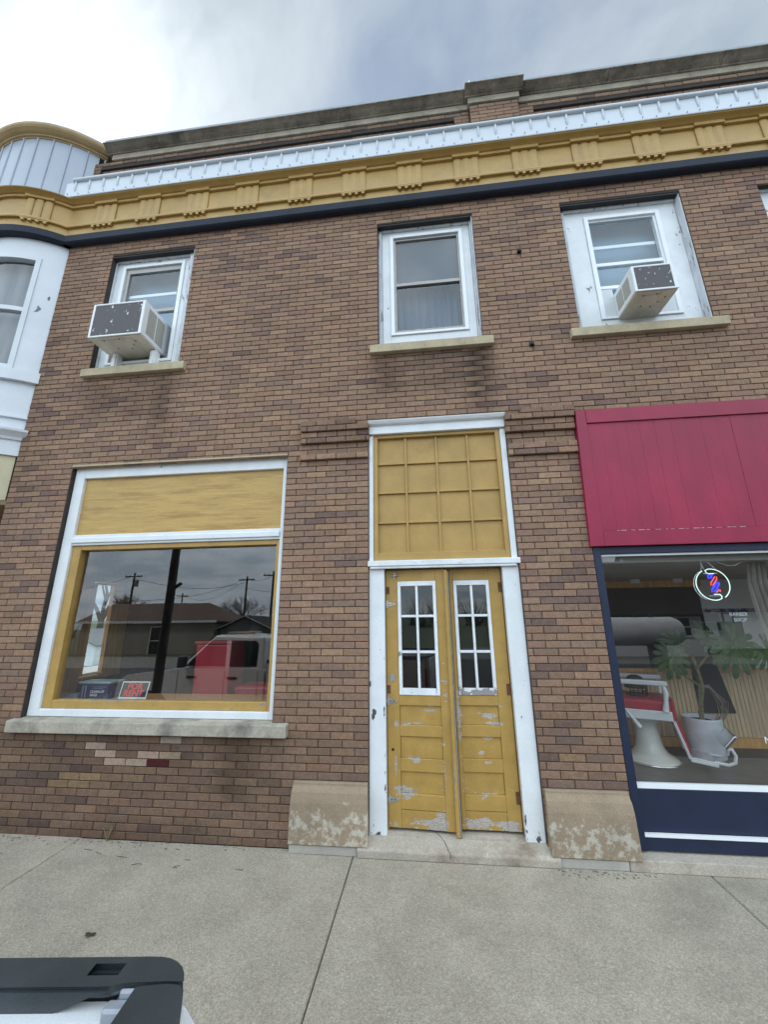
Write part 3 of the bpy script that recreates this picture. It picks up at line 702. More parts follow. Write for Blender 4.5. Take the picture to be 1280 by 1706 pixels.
for s,x,z,sz,m_ in (('BARBER',2.575,1.815,.042,m_letter2),('SHOP',2.60,1.768,.042,m_letter2),('No',2.617,.84,.072,m_letter)):
    obj('lettering',upright(text_mesh(s,sz,.0006),x,.040,z),m_,SF)
# ------------------------------------------------------------------ shell of the building and rooms
mb=MB(); mb.box(-4.92,XR,8.0,8.3,0,8.3); mb.box(XR-.3,XR-.02,.32,8.0,0,8.3)
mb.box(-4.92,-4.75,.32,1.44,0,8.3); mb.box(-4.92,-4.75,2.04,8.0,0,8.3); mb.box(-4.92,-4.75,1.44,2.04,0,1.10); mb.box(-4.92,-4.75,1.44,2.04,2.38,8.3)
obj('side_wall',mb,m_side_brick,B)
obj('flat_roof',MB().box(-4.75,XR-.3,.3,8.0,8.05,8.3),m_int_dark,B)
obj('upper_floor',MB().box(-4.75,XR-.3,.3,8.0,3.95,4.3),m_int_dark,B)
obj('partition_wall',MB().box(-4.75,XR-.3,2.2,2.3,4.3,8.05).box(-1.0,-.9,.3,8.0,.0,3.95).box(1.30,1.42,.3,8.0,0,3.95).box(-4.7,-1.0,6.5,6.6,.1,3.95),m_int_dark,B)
obj('shop_floor',MB().box(-4.75,-1.0,.3,8.0,.0,.15),m_int_floor,B)
obj('shop_ceiling',MB().box(-4.75,-1.0,.3,6.5,3.3,3.4),m_int_ceil,B)
obj('window_deck',MB().box(-4.6,-1.02,.17,.75,.99,1.03),m_int_wood,B)
mb=MB(); mb.box(-4.747,-4.72,.31,1.43,.16,3.25); obj('wall_panelling',mb,m_int_wood,B)
mb=MB(); mb.box(-4.747,-4.71,1.82,2.14,1.04,2.2); mb.box(-4.76,-4.70,1.435,2.14,1.05,1.09); obj('wood_reveal',mb,m_int_orange,B)
mb=MB(); mb.box(-4.76,-4.70,1.445,1.465,1.11,2.35); mb.box(-4.76,-4.70,1.785,1.815,1.11,2.35); mb.box(-4.76,-4.70,1.465,1.785,2.33,2.355)
sw=obj('side_window',mb,m_int_orange,B); obj('pane',MB().add([(-4.755,1.46,1.1),(-4.755,1.80,1.1),(-4.755,1.80,2.35),(-4.755,1.46,2.35)],[(0,1,2,3)]),m_glass,sw)
# barber shop room
obj('barber_floor',MB().box(1.42,XR-.3,.125,6,.0,.15),m_int_floor,B)
obj('barber_ceiling',MB().box(1.42,XR-.3,.125,2.40,2.30,2.36),m_int_ceil,B)
mb=MB(); x=1.43
while x<XR-.3: mb.box(x,x+.047,2.388,2.40,.27,1.06); x+=.052
obj('beadboard',mb,m_bead,B,bevel=.003)
mb=MB(); mb.box(1.43,XR-.3,2.375,2.42,1.062,1.11); mb.box(1.43,XR-.3,2.375,2.42,.15,.265); mb.box(1.43,3.9,2.37,2.42,2.205,2.298)
obj('wood_trim',mb,m_int_orange,B)
obj('barber_back_wall',MB().box(3.87,XR-.3,2.405,2.45,.15,2.30).box(1.43,3.865,2.41,2.45,1.112,2.204),[m_int_white],B)
mb=MB(); mb.box(1.44,3.86,2.395,2.408,1.113,2.203); mb.hexa([(3.55,2.36,.56),(3.985,2.36,.56),(3.985,2.385,.56),(3.55,2.385,.56),(3.55,2.36,1.15),(3.87,2.36,1.15),(3.87,2.385,1.15),(3.55,2.385,1.15)])
obj('dark_wall_panel',mb,M('dark_brown_panel',(.02,.014,.012),.5,var=.2),B)
mb=MB(); mb.box(3.88,XR-.31,2.398,2.404,1.845,1.895); obj('wallpaper_border',mb,M('blue_border',(.08,.09,.22),.8,col2=(.45,.40,.45),c2=(.5,.55,14)),B)
obj('barber_side_wall',MB().box(1.42,1.44,.125,2.40,.15,2.30),m_int_white,B)
for x in (2.87,3.42):
    mb=MB().box(x-.055,x+.055,2.05,2.09,2.245,2.30); mb.box(x-.04,x+.04,2.045,2.05,2.252,2.292)
    obj('light_fitting',mb,m_white_vinyl,B,bevel=.004)
mb=MB(); vs=[]; n=26
for i in range(n+1):
    t=i/n
    for z,xa,xb in ((2.29,3.0,3.14),(2.1,2.97,3.12),(1.85,2.98,3.16),(1.45,3.04,3.26),(1.0,3.10,3.34)):
        vs.append((xa+(xb-xa)*t,.27+.03*sin(i*1.7+z)+.02*sin(i*.8),z))
for i in range(n):
    for j in range(4): mb.add([vs[i*5+j],vs[i*5+j+1],vs[i*5+j+6],vs[i*5+j+5]],[(0,1,2,3)],True)
obj('curtain',mb,M('cream_curtain',(.36,.34,.30),.9,var=.2,stretch=(14,1,.4),vs=4),B)
mb=MB().box(4.02,4.33,2.385,2.40,1.45,1.72); obj('wall_board',mb,M('green_board',(.03,.10,.04),.5,var=.3),B)
mb=MB(); frame(mb,4.10,4.24,1.68,1.84,.012,.012,.012,.012,2.382,2.40); obj('picture_frame',mb,M('navy_frame',(.02,.04,.12),.4),B)
# ------------------------------------------------------------------ things behind the glass
t=thing('for_rent_sign','black FOR RENT card with red letters leaning at the foot of the left shop window','sign',(-2.95,.17,1.03))
ln=.26; Wd=.295; Hd=.205; x0,y0,z0=-3.10,.172,1.031
def lean_box(x0_,x1_,za,zb,off,th):
    return MB().hexa([(x0_,y0-off+za*ln,z0+za),(x1_,y0-off+za*ln,z0+za),(x1_,y0-off+za*ln+th,z0+za),(x0_,y0-off+za*ln+th,z0+za),
                      (x0_,y0-off+zb*ln,z0+zb),(x1_,y0-off+zb*ln,z0+zb),(x1_,y0-off+zb*ln+th,z0+zb),(x0_,y0-off+zb*ln+th,z0+zb)])
m_card=M('white_card',(.75,.75,.73),.5,bump=0); m_redl=M('red_ink',(.75,.035,.03),.5,bump=0,fine=0); m_blk=M('black_ink',(.015,.015,.017),.5,bump=0)
obj('card',lean_box(x0,x0+Wd,0,Hd,0,.003),m_card,t)
obj('black_field',lean_box(x0+.010,x0+Wd-.010,.067,Hd-.010,.001,.0008),m_blk,t)
obj('lettering',upright(text_mesh('FOR',.074,.0004,.0028,'CENTER',1.15),x0+Wd/2,y0-.0018+.137*ln,z0+.137,ln),m_redl,t)
obj('lettering',upright(text_mesh('RENT',.074,.0004,.0028,'CENTER',1.15),x0+Wd/2,y0-.0018+.076*ln,z0+.076,ln),m_redl,t)
obj('phone_number',upright(text_mesh('515-778-1501',.042,.0004,.0006,'CENTER',1.0),x0+Wd/2,y0-.0018+.022*ln,z0+.022,ln),m_blk,t)
obj('ruled_edge',lean_box(x0+.012,x0+Wd-.012,.010,.013,.001,.0008),m_blk,t)
t=thing('bag_box','dark blue box of clean-up bags on the window deck left of the rent card','box',(-3.57,.42,1.031))
obj('carton',MB().box(-3.72,-3.40,.40,.56,1.031,1.175),M('navy_carton',(.045,.04,.12),.4,var=.2,col2=(.12,.11,.2),c2=(.55,.6,9)),t,bevel=.003)
for i,(s,z,sz) in enumerate((('CLEAN-UP',1.095,.034),('BAGS',1.062,.034))):
    obj('lettering',upright(text_mesh(s,sz,.0005,.0008),-3.60,.3985,z),m_card,t)
obj('side_print',MB().box(-3.70,-3.685,.3975,.3995,1.045,1.16).box(-3.665,-3.65,.3975,.3995,1.05,1.165).box(-3.58,-3.42,.3975,.3995,1.150,1.154).box(-3.58,-3.47,.3975,.3995,1.135,1.139),M('grey_print',(.28,.27,.36),.5),t)
mb=MB(); mb.box(-3.76,-3.40,.42,.60,1.178,1.186); frame(mb,-3.77,-3.39,1.186,1.20,.012,.012,0,.014,.41,.61)
tr=obj('plastic_tray',mb,M('pale_tray',(.42,.50,.47),.4),origin=(-3.58,.5,1.178)); tag(tr,'pale green tray lying on top of the dark blue bag box','tray')
mb=MB()
for i in range(7): mb.box(-4.02+i*.036,-3.995+i*.036,.42,.62,1.032,1.05+i*.004)
mb.box(-4.03,-3.76,.40,.415,1.032,1.045)
o=obj('paper_stack',mb,M('ribbed_paper',(.40,.40,.42),.7),origin=(-3.9,.5,1.032)); tag(o,'fanned stack of pale papers beside the bag box in the window','papers')
m_red=M('red_enamel',(.33,.008,.022),.35,var=.06,bump=.1,coat=.3)
t=thing('red_cabinet','tall bright red cabinet standing behind the right half of the left shop window','cabinet',(-2.45,.95,.15))
obj('carcass',MB().box(-2.70,-2.28,.80,1.18,.15,1.55),m_red,t,bevel=.015)
obj('top_edge',MB().box(-2.72,-2.265,.785,1.19,1.552,1.585),m_red,t,bevel=.01)
t=thing('padded_stool','low red padded stool beside the tall red cabinet','stool',(-2.0,.98,.15))
obj('cushion',MB().box(-2.22,-1.66,.82,1.2,.93,1.10),M('red_vinyl',(.36,.012,.03),.4,bump=.1),t,bevel=.05,seg=4)
obj('piping',MB().tube([(-2.17,.815,.965),(-1.71,.815,.965),(-1.69,.815,1.0),(-1.71,.815,1.065),(-2.17,.815,1.065),(-2.19,.815,1.0)],.005,6,closed=True),m_blk,t)
for x in (-2.15,-1.73):
    for y in (.88,1.12): obj('leg',MB().tube([(x,y,.15),(x,y,.935)],.018,8),m_galv,t)
# neon barber sign
t=thing('neon_sign','round lit neon barber pole sign with white ring hanging in the barber window','neon sign',(2.573,.15,2.09))
def em(name,c,s): return M(name,c,.3,var=0,fine=0,bump=0,emit=s)
mw=em('white_neon',(.70,.98,.88),.85); mbl=em('blue_neon',(.03,.04,1.0),1.8); mr=em('red_neon',(1,.10,.10),.9)
cx,cz,R=2.573,2.090,.139
A=[105-i*9 for i in range(17)]
pts=[(2.602,.15,2.188),(2.560,.15,2.186),(2.540,.15,2.196),(2.533,.15,2.214)]+[(cx+R*cos(radians(a)),.15,cz+R*sin(radians(a))) for a in range(97,-62,-8)]
obj('white_tube',MB().tube(pts,.0038,8),mw,t)
pts=[(cx+R*cos(radians(a)),.15,cz+R*sin(radians(a))) for a in range(118,275,8)]+[(2.596,.15,1.955),(2.622,.15,1.966),(2.626,.15,1.984),(2.614,.15,2.002),(2.565,.15,2.003)]
obj('white_tube',MB().tube(pts,.0038,8),mw,t)
obj('rear_tube',MB().tube([(cx-.012+R*cos(radians(a)),.165,cz-.004+R*sin(radians(a))) for a in range(118,250,8)],.0035,6),m_white_vinyl,t)  # second pale arc set just behind the white ring
obj('blue_tube',MB().tube([(2.548,.15,2.172),(2.585,.15,2.178),(2.568,.15,2.150),(2.550,.15,2.142)],.0075,8,closed=True),mbl,t)
obj('blue_tube',MB().tube([(2.556,.15,2.028),(2.561,.15,2.052),(2.610,.15,2.112),(2.624,.15,2.108),(2.622,.15,2.085),(2.575,.15,2.025)],.0075,8,closed=True),mbl,t)
obj('red_tube',MB().tube([(2.556,.15,2.082),(2.560,.15,2.105),(2.604,.15,2.160),(2.617,.15,2.158),(2.616,.15,2.136),(2.572,.15,2.084)],.0045,8,closed=True),mr,t)
obj('red_tube',MB().tube([(2.590,.15,2.018),(2.613,.15,2.045),(2.622,.15,2.042),(2.622,.15,2.024)],.0045,8),mr,t)
obj('backing',MB().tube([(2.52,.165,2.19),(2.64,.165,2.19)],.003,6).tube([(2.535,.165,1.99),(2.64,.165,1.99)],.003,6),m_white_vinyl,t)
obj('cord',MB().tube([(2.50,.155,2.205),(2.513,.155,2.26),(2.516,.155,2.30)],.0022,6).tube([(2.533,.155,2.215),(2.522,.155,2.26),(2.516,.155,2.30)],.0022,6).tube([(2.64,.155,2.21),(2.60,.155,2.26),(2.565,.155,2.30)],.0022,6),m_white_vinyl,t)
obj('cord',MB().tube([(2.66,.16,2.295),(2.73,.16,2.26),(2.79,.16,2.255),(2.86,.16,2.285)],.002,6),m_white_vinyl,t)
# barber chair (local: faces +x)
m_porc=M('cream_porcelain',(.86,.83,.75),.25,var=.05,bump=.03,coat=.4); m_ename=M('white_porcelain',(.90,.91,.92),.25,var=.04,bump=.03,coat=.4)
m_redl2=M('red_leather',(.50,.03,.05),.4,var=.12,bump=.2); m_chr=M('worn_chrome',(.72,.72,.71),.25,.9,var=.2)
t=thing('barber_chair','old white porcelain barber chair with red leather seat behind the barber window','barber chair',(2.60,1.85,.15)); t.rotation_euler=(0,0,radians(-22))
L_=dict(local=True)
obj('base',MB().lathe([(.285,0),(.29,.02),(.27,.045),(.235,.065),(.185,.095),(.150,.15),(.132,.22),(.120,.33),(.115,.42),(.125,.43),(.125,.445),(.11,.455),(.10,.50)],(0,0,0),40),m_porc,t,**L_)
obj('base_rim',MB().lathe([(.291,.0),(.298,.008),(.298,.02),(.290,.026)],(0,0,0),40,cap=False),m_chr,t,**L_)
obj('seat_frame',MB().box(-.26,.26,-.29,-.262,.50,.60).box(-.26,.26,.262,.29,.50,.60).box(-.25,.25,-.262,.262,.49,.55),m_ename,t,bevel=.008,**L_)
obj('seat_cushion',MB().box(-.26,.27,-.258,.258,.555,.72),m_redl2,t,bevel=.04,seg=4,**L_)
obj('seat_front',MB().box(.262,.30,-.255,.255,.50,.715),m_redl2,t,bevel=.015,seg=3,**L_)
obj('backrest',MB().hexa([(-.30,-.24,.62),(-.22,-.24,.62),(-.22,.24,.62),(-.30,.24,.62),(-.42,-.22,1.25),(-.36,-.22,1.25),(-.36,.22,1.25),(-.42,.22,1.25)]),m_redl2,t,bevel=.03,seg=3,**L_)
for s in (-1,1):
    a=MB().box(-.30,.26,s*.275-.035,s*.275+.035,.875,.93)
    obj('armrest',a,m_ename,t,bevel=.012,**L_)
    obj('arm_support',MB().tube([(.22,s*.275,.875),(.235,s*.28,.80),(.22,s*.285,.72),(.20,s*.29,.60)],[.02,.028,.024,.036],10),m_ename,t,**L_)
lg=MB()
for s in (-1,1):
    lg.bar((.26,s*.2,.53),(.36,s*.2,.12),.045,.03,(1,0,0)); lg.bar((.36,s*.2,.11),(.60,s*.2,.085),.045,.03)
obj('legrest_frame',lg,m_ename,t,bevel=.006,**L_)
obj('legrest_pad',MB().hexa([(.345,-.19,.17),(.385,-.19,.17),(.385,.19,.17),(.345,.19,.17),(.285,-.19,.49),(.325,-.19,.49),(.325,.19,.49),(.285,.19,.49)]),m_redl2,t,bevel=.006,**L_)
obj('footplate',MB().hexa([(.37,-.175,.115),(.60,-.175,.09),(.60,.175,.09),(.37,.175,.115),(.37,-.175,.13),(.60,-.175,.105),(.60,.175,.105),(.37,.175,.13)]),m_chr,t,bevel=.004,**L_)
ft=MB()
for s in (-.15,.15): ft.tube([(.58,s,.10),(.70,s,.09),(.76,s,.12),(.775,s,.19),(.75,s,.255),(.72,s,.24)],.018,8)
obj('foot_bar',ft,m_ename,t,**L_)
obj('foot_pad',MB().hexa([(.68,-.2,.27),(.71,-.2,.255),(.71,.2,.255),(.68,.2,.27),(.79,-.2,.40),(.82,-.2,.385),(.82,.2,.385),(.79,.2,.40)]),m_chr,t,bevel=.01,**L_)
obj('lever',MB().tube([(-.20,-.31,.60),(-.16,-.33,.54),(-.08,-.34,.42)],[.012,.014,.028],10),m_ename,t,**L_)
# helmet on the seat
t=thing('helmet','olive helmet with a dark wire face cage resting on the red barber chair seat','helmet',(2.53,1.80,.875))
mb=MB()
for j in range(9):
    pass
mb.lathe([(.0,.235),(.04,.23),(.075,.212),(.105,.175),(.122,.13),(.125,.09),(.118,.085)],(0,0,0),28)
obj('shell',mb,M('olive_shell',(.10,.095,.05),.35,var=.3,col2=(.03,.03,.025),c2=(.5,.6,8)),t,local=True)
mb=MB()
for z in (.01,.045,.08): mb.tube([(.12*cos(radians(a)),.12*sin(radians(a)),z+.02) for a in range(-150,31,15)],.004,6)
for a in range(-150,31,22): mb.tube([(.12*cos(radians(a)),.12*sin(radians(a)),.10),(.115*cos(radians(a)),.115*sin(radians(a)),.012)],.004,6)
mb.tube([(.115*cos(radians(a)),.115*sin(radians(a)),.006) for a in range(0,360,20)],.006,6,closed=True)
obj('face_cage',mb,m_black,t,local=True)
# potted monstera
m_leaf=M('monstera_leaf',(.06,.14,.04),.35,var=.25,vs=8,bump=.15,col2=(.10,.17,.05),c2=(.5,.65,4)); m_stem=M('plant_stem',(.22,.20,.07),.6,var=.3,vs=15,stretch=(1,1,4)); m_root=M('aerial_root',(.30,.24,.17),.7,var=.3)
t=thing('potted_plant','large split-leaf plant in a white pot beside the barber chair','potted plant',(3.34,2.02,.15))
obj('pot',MB().lathe([(.17,0),(.178,.01),(.178,.05),(.184,.06),(.184,.075),(.182,.085),(.190,.16),(.197,.28),(.200,.42),(.205,.44),(.199,.447),(.189,.43),(.186,.40)],(3.34,2.02,.15),36),M('white_glazed_pot',(.84,.87,.90),.35,var=.1,bump=.05),t)
obj('soil',MB().lathe([(.190,.395),(.1,.405),(.0,.41)],(3.34,2.02,.15),24),M('dry_soil',(.05,.035,.025),.95,var=.4,bump=.6),t)
obj('stem',MB().tube([(3.34,2.02,.53),(3.36,2.0,.75),(3.40,1.98,.95),(3.395,1.99,1.1),(3.37,2.0,1.3)],[.028,.025,.028,.024,.018],10),m_stem,t)
obj('stem',MB().tube([(3.39,1.98,.94),(3.25,1.94,1.04),(3.05,1.90,1.17),(2.90,1.86,1.28)],[.018,.014,.011,.008],8),m_stem,t)
obj('stem',MB().tube([(3.38,1.98,1.15),(3.50,1.94,1.30),(3.64,1.9,1.36),(3.75,1.86,1.42)],[.016,.012,.010,.007],8),m_stem,t)
mb=MB()
for i in range(14):
    a=random.uniform(-.2,.25)+.02; s=random.choice((1,1,1,-.7))
    x1=3.40+s*random.uniform(.10,.20); 
    mb.tube([(3.39,1.98,.95),(3.39+s*.07,1.94,.93+random.uniform(0,.05)),(x1,1.92+random.uniform(-.05,.05),.78),(x1+s*.02,1.95,.66),(x1-s*.03,1.98,.56)],.0045,5)
obj('aerial_root',mb,m_root,t)
def leafmesh(c,ru,up,nrm,size,nf,droop=.25):
    c=Vector(c); ru=Vector(ru).normalized(); up=Vector(up).normalized(); n=Vector(nrm).normalized(); mb=MB()
    def pt(th,r,k=0.0): 
        q=r/size; return c+up*(r*cos(th))+ru*(r*sin(th))+n*(-droop*size*q*q*(1+k)+.02*size*sin(5*th+q*3))
    span=radians(158)
    for i in range(2*nf):
        a0=-span+span*i/nf; a1=a0+span/nf; am=(a0+a1)/2; h=(a1-a0)/2
        R_=size*(.80+.22*cos(am*.9))*(1+.06*sin(i*2.7)); k=.35*sin(i*1.9)
        st=[(.0,1.0),(.30,1.0),(.46,.98),(.60,.74),(.78,.72),(.92,.52),(1.0,.12)]
        pr=None
        for q,w in st:
            a_=pt(am-h*w,R_*q,k*max(0,q-.4)); b_=pt(am+h*w,R_*q,k*max(0,q-.4))
            if pr: mb.add([pr[0],pr[1],b_,a_],[(0,1,2,3)],True)
            pr=(a_,b_)
    mb.tube([pt(0,size*q/6) + n*.003 for q in range(7)],[size*.016*(1-.13*k) for k in range(7)],6)
    return mb
for c,ru,up,nr,sz,nf,dr_ in (((3.78,1.84,1.47),(.85,.1,.5),(.5,-.1,-.85),(.15,-1,.35),.38,7,.25),((3.06,1.86,1.34),(.95,.1,-.1),(-.1,-.15,-1),(0,-1,.3),.29,6,.25),((3.62,1.98,1.52),(.8,.5,.1),(-.1,.3,1),(.1,-.8,.7),.28,6,.3),((3.30,2.1,1.44),(.6,.1,.8),(-.8,.1,.6),(0,-.7,.7),.25,6,.3),((4.16,1.86,1.40),(.8,0,.6),(.6,-.1,-.8),(0,-1,.2),.29,7,.25)):
    obj('leaf',leafmesh(c,ru,up,nr,sz,nf,dr_),m_leaf,t)
# ------------------------------------------------------------------ pavement, road, ground
mb=MB()
def slab2(x0,x1,y0,y1): 
    c=.006
    mb.add([(x0+c,y0+c,0),(x1-c,y0+c,0),(x1-c,y1-c,0),(x0+c,y1-c,0),(x0,y0,-.007),(x1,y0,-.007),(x1,y1,-.007),(x0,y1,-.007),(x0,y0,-.1),(x1,y0,-.1),(x1,y1,-.1),(x0,y1,-.1)],
     [(0,1,2,3),(4,5,1,0),(5,6,2,1),(6,7,3,2),(7,4,0,3),(8,9,5,4),(9,10,6,5),(10,11,7,6),(11,8,4,7)])
g=.007
xs=[-9.5,-7.9,-5.5,-3.10,-.668,1.975,4.7,7.5,11]
for a,b in zip(xs,xs[1:]): slab2(a+g/2,b-g/2,-1.62,.0 if a>-5.2 else 9); slab2(a+g/2,b-g/2,-2.40,-1.627)
obj('sidewalk',mb,m_sidewalk,kind='structure')
mb=MB().box(-9.5,11,-2.4,9,-.2,-.012); obj('sidewalk_base',mb,m_joint,kind='structure')
mb=MB().prism([(-2.405,-.3),(-2.405,0),(-2.53,-.005),(-2.55,-.02),(-2.56,-.3)],-9.5,14); obj('kerb',mb,concrete_mat('kerb_concrete',(.32,.31,.285),.2,90),kind='structure')
obj('road',MB().add([(-200,-16,-.2),(200,-16,-.2),(200,-2.5,-.2),(-200,-2.5,-.2)],[(0,1,2,3)]),m_asphalt,kind='structure')
def gz(x,y): return -.26-2.3*smooth(0,1,(-9.5-x)/24.5)*smooth(1.5,12,y)
def gsheet(xs_,ys_,dz):
    n=len(ys_); mb=MB().add([(x,y,gz(x,y)+dz) for x in xs_ for y in ys_],[(i*n+j,(i+1)*n+j,(i+1)*n+j+1,i*n+j+1) for i in range(len(xs_)-1) for j in range(n-1)],True); return mb
gx=[-900,-300,-120,-60]+[-45+i*1.5 for i in range(25)]+[0,20,60,150,900]
gy=[-900,-200,-60,-20,-4,0]+[1+i*1.5 for i in range(12)]+[25,40,60,120,300,900]
obj('side_street',gsheet([-32+i*1.5 for i in range(16)],[-2.5,0]+[1+i*1.5 for i in range(12)]+[25,40,60,120],.05),concrete_mat('pale_street_concrete',(.50,.48,.43),.15,50),kind='structure')
obj('ground',gsheet(gx,gy,0),m_grass,kind='structure')
obj('driveway',MB().add([(-30,-24,-.235),(16,-24,-.235),(16,-16,-.235),(-30,-16,-.235)],[(0,1,2,3)]),concrete_mat('gravel_lot',(.22,.21,.19),.35,70),kind='structure')
# litter
mb=MB()
n=9
vs=[(-2.11,-.993,.012)]
for i in range(n):
    a=2*pi*i/n; r=.024*(1+.35*sin(3*a+.5)); vs.append((-2.11+r*1.3*cos(a),-.993+r*.8*sin(a),.006+.012*random.random()))
mb.add(vs,[(0,i+1,(i+1)%n+1) for i in range(n)],True); mb.tube([(-2.10,-.99,.012),(-2.075,-.98,.008)],.002,5)
o=obj('dead_leaf',mb,M('dead_leaf',(.07,.05,.03),.8,var=.4),origin=(-2.11,-.993,0)); tag(o,'dark crumpled leaf lying on the open pavement above the truck bed','leaf')
def weed(x,y,n,h):
    mb=MB()
    for i in range(n):
        a=random.uniform(0,2*pi); l=h*random.uniform(.5,1)
        mb.tube([(x,y,0),(x+.25*l*cos(a),y+.2*l*sin(a)-.01,l*.6),(x+.5*l*cos(a),y+.3*l*sin(a)-.015,l)],[.003,.0022,.001],4)
    return mb
o=obj('weed',weed(-2.83,-.03,12,.15),M('dry_weed',(.22,.19,.10),.8,var=.4),origin=(-2.83,-.03,0)); tag(o,'dry weed growing at the foot of the brick wall under the left shop window','weed')
mb=MB()
for i in range(170):
    x=random.choice((random.uniform(-4.6,-1.25),random.uniform(-4.4,-2.0),random.uniform(.9,1.6))); y=-abs(random.gauss(0,.05))-.008-(.075 if x>-1.25 else 0)
    s=random.uniform(.002,.009); z=.001+s*.4
    mb.hexa([(x-s,y-s*.6,0.001),(x+s,y-s*.8,0.001),(x+s*.7,y+s,0.001),(x-s,y+s*.7,.001),(x-s*.6,y-s*.4,z),(x+s*.6,y-s*.5,z),(x+s*.4,y+s*.5,z),(x-s*.5,y+s*.5,z)])
for i in range(16):
    x=random.uniform(-4.4,-1.0); y=-random.uniform(.02,.35); a=random.uniform(-.6,.6); l=random.uniform(.03,.09)
    mb.tube([(x,y,.004),(x+l*cos(a)*.5,y+l*sin(a)*.5,.007),(x+l*cos(a),y+l*sin(a)*.7,.004)],.0022,4)
o=obj('grit',mb,M('grit',(.16,.14,.11),.9,var=.5,vs=40),kind='stuff'); tag(o,'loose grit and twigs gathered along the foot of the wall','debris')
# ------------------------------------------------------------------ pickup truck (local: rear at x=0, front to -x, kerb side y=0)
m_silver=M('silver_car_paint',(.82,.83,.84),.3,.1,var=.03,fine=.05,fs=300,bump=.0,coat=.6)
m_bed=M('shaded_silver_bed',(.40,.42,.46),.4,.35,var=.08,vs=5,bump=.05)  # body silver darkened: shade inside the bed is put into the colour
m_plas=M('black_bed_plastic',(.034,.041,.045),.48,var=.2,vs=9,fine=.2,fs=260,bump=.35,bs=240,bdist=.001)
m_tyre=M('tyre_rubber',(.02,.02,.02),.8); m_rim=M('alloy_rim',(.45,.45,.46),.35,.8)
m_carglass=M('dark_car_glass',(.02,.024,.028),.06,var=0,fine=0,bump=0)
t=thing('pickup_truck','silver pickup truck with black bed rail caps parked along the kerb','pickup truck',(-.49,-2.785,-.2)); t.rotation_euler=(0,0,radians(6.0))
Wt=1.86; RZ=1.40
def arch(cx,r,n=9): return [(cx+r*cos(pi*i/n),.44+r*sin(pi*i/n)) for i in range(n+1)]
def side(y0,y1):
    pr=[(-.03,.50),(-.03,RZ-.035),(-2.36,RZ-.035),(-2.36,.50)]+[(-a,b) for a,b in [( -x,z) for x,z in arch(-1.32,.43)][::-1]]
    pr=[(-.03,.46),(-.03,RZ-.035),(-2.36,RZ-.035),(-2.36,.46)]+list(reversed(arch(-1.32,.43)))
    return MB().prism(pr,y0,y1,'y')
obj('bed_side',side(-.075,-.012),m_silver,t,bevel=.012,seg=3,local=True)
obj('bed_side',side(-Wt,-Wt+.075),m_silver,t,bevel=.012,seg=3,local=True)
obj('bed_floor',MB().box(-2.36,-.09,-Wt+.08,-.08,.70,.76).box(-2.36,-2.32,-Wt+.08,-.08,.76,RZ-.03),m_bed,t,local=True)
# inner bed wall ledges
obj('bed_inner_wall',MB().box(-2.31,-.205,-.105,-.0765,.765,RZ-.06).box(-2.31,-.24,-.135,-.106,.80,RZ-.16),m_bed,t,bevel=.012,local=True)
# rail caps: rounded corner at the tailgate end, sloping inner lip, stake pocket
def rail(sgn):
    f=lambda y:(y if sgn>0 else -Wt-y)
    mb=MB()
    c=[(-2.36,f(.006)),(-.085,f(.006)),(-.062,f(.0055)),(-.044,f(.002)),(-.028,f(-.005)),(-.013,f(-.016)),(-.003,f(-.029)),(.003,f(-.041)),(-.022,f(-.0405)),(-.085,f(-.042)),(-.104,f(-.044)),(-.116,f(-.0485)),(-.135,f(-.050)),(-2.36,f(-.050))]
    mb.prism(c,RZ-.015,RZ,'z')
    return mb
def rail_skirt(sgn):
    f=lambda y:(y if sgn>0 else -Wt-y)
    mb=MB()
    mb.prism([(-2.36,RZ-.0155),(-.06,RZ-.0155),(-.06,RZ-.055),(-2.36,RZ-.055)],f(-.003),f(.0055),'y')
    mb.prism([(-2.3,RZ-.004),(-.125,RZ-.006),(-.15,RZ-.012),(-.175,RZ-.020),(-.20,RZ-.030),(-.235,RZ-.040),(-.30,RZ-.043),(-2.3,RZ-.05)],f(-.0575),f(-.0505),'y')
    return mb
def cut(o,mb):
    c=obj('cutter',mb,m_dark,None); c.parent=o.parent
    m=o.modifiers.new('cut','BOOLEAN'); m.object=c; m.solver='EXACT'
    bpy.context.view_layer.update()
    me=bpy.data.meshes.new_from_object(o.evaluated_get(bpy.context.evaluated_depsgraph_get()))
    o.modifiers.clear(); old=o.data; o.data=me; bpy.data.meshes.remove(old); bpy.data.objects.remove(c)
for q in (1,-1):
    rc=obj('rail_cap',rail(q),m_plas,t,local=True)
    if q>0: cut(rc,MB().prism([(-.182,-.005),(-.123,-.005),(-.123,-.031),(-.182,-.031)],RZ-.04,RZ+.05,'z'))
    bv=rc.modifiers.new('bevel','BEVEL'); bv.width=.005; bv.segments=4; bv.limit_method='ANGLE'; bv.angle_limit=radians(50)
    obj('rail_skirt',rail_skirt(q),m_plas,t,bevel=.002,local=True)
obj('stake_pocket',MB().box(-.186,-.119,-.036,-.001,RZ-.0345,RZ-.0335),m_dark,t,local=True)
tg=obj('tailgate',MB().prism([(-.07,.68),(.03,.68),(.055,.9),(.058,1.2),(.045,RZ-.05),(.02,RZ-.02),(-.07,RZ-.02)],-Wt+.06,-.062,'y'),m_silver,t,bevel=.014,seg=3,local=True)
obj('tailgate_cap',MB().prism([(-.074,-.0555),(-.062,-.0535),(-.02,-.0495),(.004,-.052),(.018,-.064),(.030,-.095),(.037,-.14),(.040,-Wt/2),(.03,-Wt+.10),(.006,-Wt+.052),(-.076,-Wt+.049)],RZ-.022,RZ+.0,'z'),m_plas,tg,bevel=.006,local=True)
obj('handle',MB().box(.050,.066,-1.05,-.82,1.10,1.18),m_plas,tg,bevel=.008,local=True)
